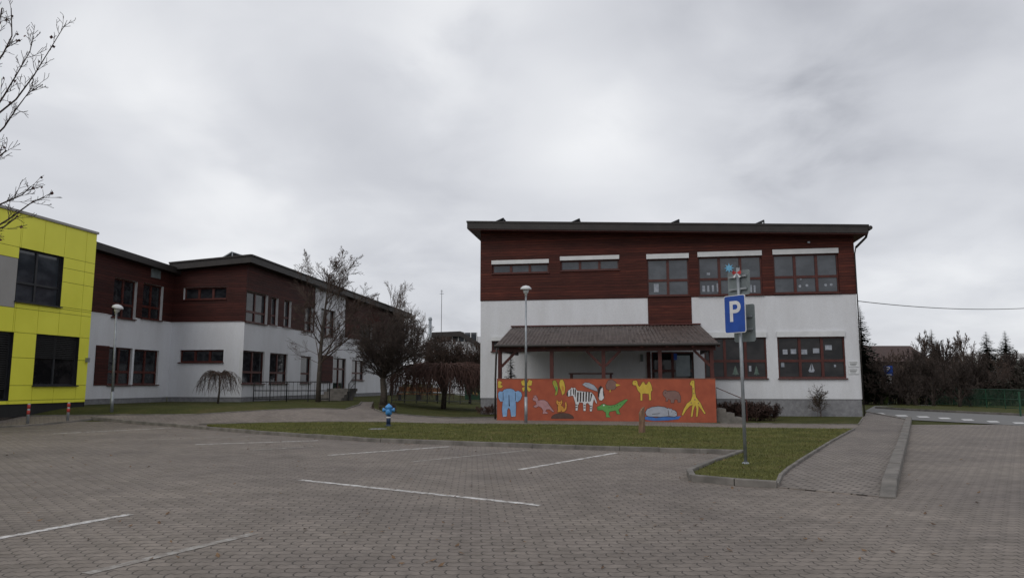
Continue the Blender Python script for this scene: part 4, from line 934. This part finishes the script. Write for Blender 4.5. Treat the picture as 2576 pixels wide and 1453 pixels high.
# bin
p=G(2222,1016); t=thing('waste_bin',p,'olive green waste bin by the green fence','bin'); BN=M('bin_green',(.07,.1,.02),(.045,.065,.015),4,.6)
q=MB(); q.hexa([p+V((-.24,-.22,.05)),p+V((.24,-.22,.05)),p+V((.24,.22,.05)),p+V((-.24,.22,.05)),p+V((-.31,-.28,.8)),p+V((.31,-.28,.8)),p+V((.31,.28,.8)),p+V((-.31,.28,.8))]); mk('body',q,BN,t)
q=MB(); q.hexa([p+V((-.33,-.3,.81)),p+V((.33,-.3,.81)),p+V((.33,.3,.87)),p+V((-.33,.3,.87)),p+V((-.28,-.25,.9)),p+V((.28,-.25,.9)),p+V((.28,.25,.95)),p+V((-.28,.25,.95))]); mk('lid',q,BN,t)
# ---------------------------------------------------------------- street furniture
def textmesh(name,s,size,mat_,parent,c,ux,uz):
    cu=bpy.data.curves.new('t','FONT'); cu.body=s; cu.size=size; cu.align_x='CENTER'; cu.align_y='CENTER'; cu.offset=size*.018
    to=bpy.data.objects.new('t',cu); COL.objects.link(to); bpy.context.view_layer.update()
    me=bpy.data.meshes.new_from_object(to.evaluated_get(bpy.context.evaluated_depsgraph_get()))
    q=MB(); q.add([V(c)+V(ux)*v.co.x+V(uz)*v.co.y for v in me.vertices],[tuple(p.vertices) for p in me.polygons])
    bpy.data.objects.remove(to); bpy.data.curves.remove(cu); bpy.data.meshes.remove(me)
    return mk(name,q,mat_,parent)
def rrect(w,h,r,n=5):
    out=[]
    for cx,cy,a in ((w/2-r,h/2-r,0),(-w/2+r,h/2-r,90),(-w/2+r,-h/2+r,180),(w/2-r,-h/2+r,270)):
        for i in range(n+1): t=math.radians(a+90*i/n); out.append((cx+r*math.cos(t),cy+r*math.sin(t)))
    return out
def plate(name,c,ux,n,w_,h_,mat_,parent,th_=.012,r=.04):
    ux=V(ux);n=V(n); q=MB(); ps=rrect(w_,h_,r)
    q.prism([V(c)+ux*x+UP*y-n*th_ for x,y in ps],[V(c)+ux*x+UP*y for x,y in ps]); return mk(name,q,mat_,parent)
sb=G(1876,1172); sb.z=.05; Ys=sb.y
tp=atY(1856,672,Ys)
t=thing('parking_sign',sb,'tall leaning parking sign post with blue P plate on the grass corner','sign')
q=MB(); q.tube([sb-UP*.1,tp],.032,12); mk('post',q,ZINC,t,True); q=MB(); q.tube([tp,tp+UP*.03],[.036,.03],12); mk('post_cap',q,DARKF,t)
q=MB(); q.lathe(sb-UP*.03,[(.07,0),(.07,.04),(.045,.06)],12); mk('base_collar',q,ZINC,t)
ux=V((.57,-.8216,0)); nn=V((-.8216,-.57,0))
c=atY(1848.5,789,Ys-.06)
hP=94/F*Ys*1.01
pl1=plate('sign_plate',c,ux,nn,.48,hP,P_WHITE,t)
plate('blue_field',c+nn*.003,ux,nn,.455,hP-.025,P_BLUE,pl1,.002,.035)
textmesh('letter_p','P',.54,P_WHITE,pl1,c+nn*.005+UP*.03,ux,UP)
c2=atY(1872,812,Ys+.1); pl2=plate('sign_back',c2,ux,nn,.48,.7,SIGNB,t,.015)
c3=atY(1858,711,Ys+.05); pl3=plate('sign_back',c3,ux,nn,.5,.47,SIGNB,t,.015)
for cc,pp_ in ((c2,pl2),(c3,pl3)):
    for dz in (-.12,.12): q=MB(); q.obox(cc+nn*.03+UP*dz,ux*.2,nn*.015,UP*.018); mk('bracket',q,ZINC,pp_)
st_=atY(1834,674,Ys-.12); q=MB(); ps=[]
for i in range(16):
    r_=.1 if i%2==0 else .045; a=i*math.pi/8; ps.append((r_*math.cos(a),r_*math.sin(a)))
sx=V((.95,-.3,0)); sn=V((-.3,-.95,0))
q.prism([st_+sx*x+UP*y+sn*.0 for x,y in ps],[st_+sx*x*.9+UP*y*.9+sn*.02 for x,y in ps])
o=mk('star_ornament',q,pm('ornament_blue',(.12,.36,.55),.5)); tag(o,'pale blue star ornament tied to top of parking sign','ornament')
bw=atY(1853,685,Ys-.08); t=thing('bow',bw,'red and white ribbon bow tied to top of parking sign','ribbon')
BR=pm('bow_red',(.45,.03,.03),.6)
for s in (-1,1):
    q=MB();q2=MB()
    q.poly([bw,bw+sx*s*.07+UP*.05,bw+sx*s*.085-UP*.005,bw+sx*s*.06-UP*.04]); q2.poly([bw-UP*.01+sn*.01,bw+sx*s*.04-UP*.1+sn*.01,bw+sx*s*.075-UP*.08+sn*.01])
    mk('loop',q,BR,t); mk('ribbon_tail',q2,P_WHITE,t)
# far parking sign
b=G(2234,1016); t=thing('parking_sign',b,'small distant blue P parking sign by the green fence','sign')
q=MB(); q.tube([b,V((b.x,b.y,zat(b,918)))],.03,8); mk('post',q,ZINC,t)
fs=Fr(b,V((1,0,0)))
for (x0,y0,x1,y1,mt,nm) in ((2223,919,2246,944,P_BLUE,'sign_plate'),(2227,946,2243,956,P_WHITE,'lower_plate'),(2227,958,2243,966,P_WHITE,'lower_plate')):
    h=fs.rect(x0,y0,x1,y1,.05); q=MB(); q.fbox(fs,*h,.04,.055); s=mk(nm,q,mt,t)
    cc=fs.P((h[0]+h[1])/2,(h[2]+h[3])/2,.058)
    if mt is P_BLUE:
        textmesh('letter_p','P',.55,P_WHITE,s,cc+UP*.08,V((1,0,0)),UP)
        q=MB(); q.fbox(fs,h[0]+.1,h[1]-.1,h[2]+.05,h[2]+.12,.056,.06); mk('text_line',q,P_WHITE,s)
    else:
        for k in (.3,.62): q=MB(); z=h[2]+(h[3]-h[2])*k; q.fbox(fs,h[0]+.05,h[1]-.05,z-.02,z+.02,.056,.06); mk('text_line',q,BLACK,s)
# lamps
LAMPG=M('lamp_opal',(.55,.57,.59),(.46,.48,.5),3,.3)
def lamp(px,py,topy,tilt,label,dx=0):
    b=G(px,py); zt=zat(b,topy); t=thing('street_lamp',b,label,'lamp post','street lamps on slim grey posts')
    x=atY(px+dx,topy,b.y).x
    hd=V((x,b.y,zt-.32))
    q=MB(); q.tube([b-UP*.05,b+(hd-b)*.2],.062,12); q.tube([b+(hd-b)*.2,hd],[.05,.036],12); mk('post',q,ZINC,t,True)
    ax=V((tilt,-.1,1)).normalized()
    q=MB(); q.lathe(hd,[(.05,-.06),(.05,.02),(.09,.05),(.13,.18)],14,ax); mk('lantern',q,LAMPG,t,True)
    q=MB(); q.lathe(hd,[(.13,.18),(.22,.19),(.2,.26),(.12,.32),(.02,.345)],16,ax); mk('lamp_cap',q,WHITE,t,True); return t
lamp(1323,1063,719,.0,'slim grey street lamp standing in front of the animal mural')
lamp(281,1034,766,.25,'slim grey street lamp standing before the left school',13)
# bollards
RED=pm('bollard_red',(.45,.05,.04),.5)
for px,py,ty,lb in ((69,1065,1014,'grey and red bollard, nearer the left edge'),(170,1057,1011,'grey and red bollard, further from the left edge')):
    b=G(px,py); hh=zat(b,ty)-b.z; t=thing('bollard',b,lb,'bollard','bollards before the yellow building')
    q=MB(); q.tube([b-UP*.05,b+UP*hh*.97],.05,12); mk('post',q,ZINC,t,True)
    for k in (.58,.86): q=MB(); q.tube([b+UP*hh*(k-.11),b+UP*hh*(k+.09)],.053,12); mk('red_band',q,RED,t,True)
    q=MB(); q.lathe(b+UP*hh*.97,[(.05,0),(.04,.02),(.01,.03)],12); mk('cap',q,ZINC,t)
# hydrant
b=G(977,1074); b.z+=.045; hh=zat(b,1014)-b.z; t=thing('fire_hydrant',b,'blue fire hydrant standing on the lawn strip','hydrant')
HB=pm('hydrant_blue',(.06,.25,.55),.4); HD=pm('hydrant_navy',(.02,.04,.09),.45)
q=MB(); q.lathe(b-UP*.03,[(.13,0),(.13,.05),(.08,.06),(.075,.1)],16); mk('flange',q,HD,t)
q=MB(); q.lathe(b,[(.075,.05),(.075,hh*.5)],16); mk('standpipe',q,HD,t,True)
q=MB(); q.lathe(b,[(.08,hh*.36),(.08,hh*.42)],16); mk('white_band',q,P_WHITE,t,True)
q=MB(); q.lathe(b,[(.085,hh*.5),(.11,hh*.53),(.115,hh*.6),(.115,hh*.8),(.13,hh*.82),(.13,hh*.86),(.1,hh*.9),(.06,hh*.95),(.035,hh*.955),(.035,hh)],16); mk('head',q,HB,t,True)
for s in (-1,1): q=MB(); q.lathe(b+UP*hh*.72+V((s*.09,0,0)),[(.05,0),(.05,.06),(.068,.065),(.068,.11),(.03,.125)],12,V((s,0,0))); mk('outlet',q,HB,t)
q=MB(); q.lathe(b+UP*hh*.66+V((0,-.1,0)),[(.055,0),(.055,.04),(.07,.045),(.07,.08),(.03,.09)],12,V((0,-1,0))); mk('outlet',q,HB,t)
# wooden post
b=G(1615,1091); hh=zat(b,1028)-b.z; q=MB(); n=14
g=random.Random(2)
vs=[];m=8
for i in range(m):
    z=hh*i/(m-1)
    for k in range(n):
        a=2*math.pi*k/n; r_=.085*(1+.12*math.sin(3*a+i*.4)+g.uniform(-.06,.06))*(1.12-.12*i/m); dz=(.1*math.cos(a)+g.uniform(-.04,.04)) if i==m-1 else 0
        vs.append(b+V((r_*math.cos(a),r_*math.sin(a),z+dz-.02)))
q.add(vs,[(i*n+k,i*n+(k+1)%n,(i+1)*n+(k+1)%n,(i+1)*n+k) for i in range(m-1) for k in range(n)]+[tuple((m-1)*n+k for k in range(n))])
o=mk('wooden_post',q,M('weathered_wood',(.26,.16,.1),(.1,.06,.045),3,.9,.6,0,.3,(4,4,.6))); tag(o,'short weathered wooden post standing on the lawn before the mural','post')
# overhead cable
a=FR.P(0.03,FR.uv(2153,757)[1],.1); e=atY(2700,764,44.); pts=[]
for i in range(25): s=i/24; p=a.lerp(e,s); p.z-=.35*4*s*(1-s); pts.append(p)
q=MB(); q.tube(pts,.018,6); o=mk('overhead_cable',q,IRON); tag(o,'black overhead cable running right from the mural school','cable')
# manhole cover
p=G(950,1082); q=MB(); q.lathe(V((p.x,p.y,p.z+.03)),[(.3,0),(.3,.03),(.27,.034)],24); o=mk('manhole_cover',q,PLINTH); tag(o,'round grey manhole cover in the lawn near the blue hydrant','manhole')
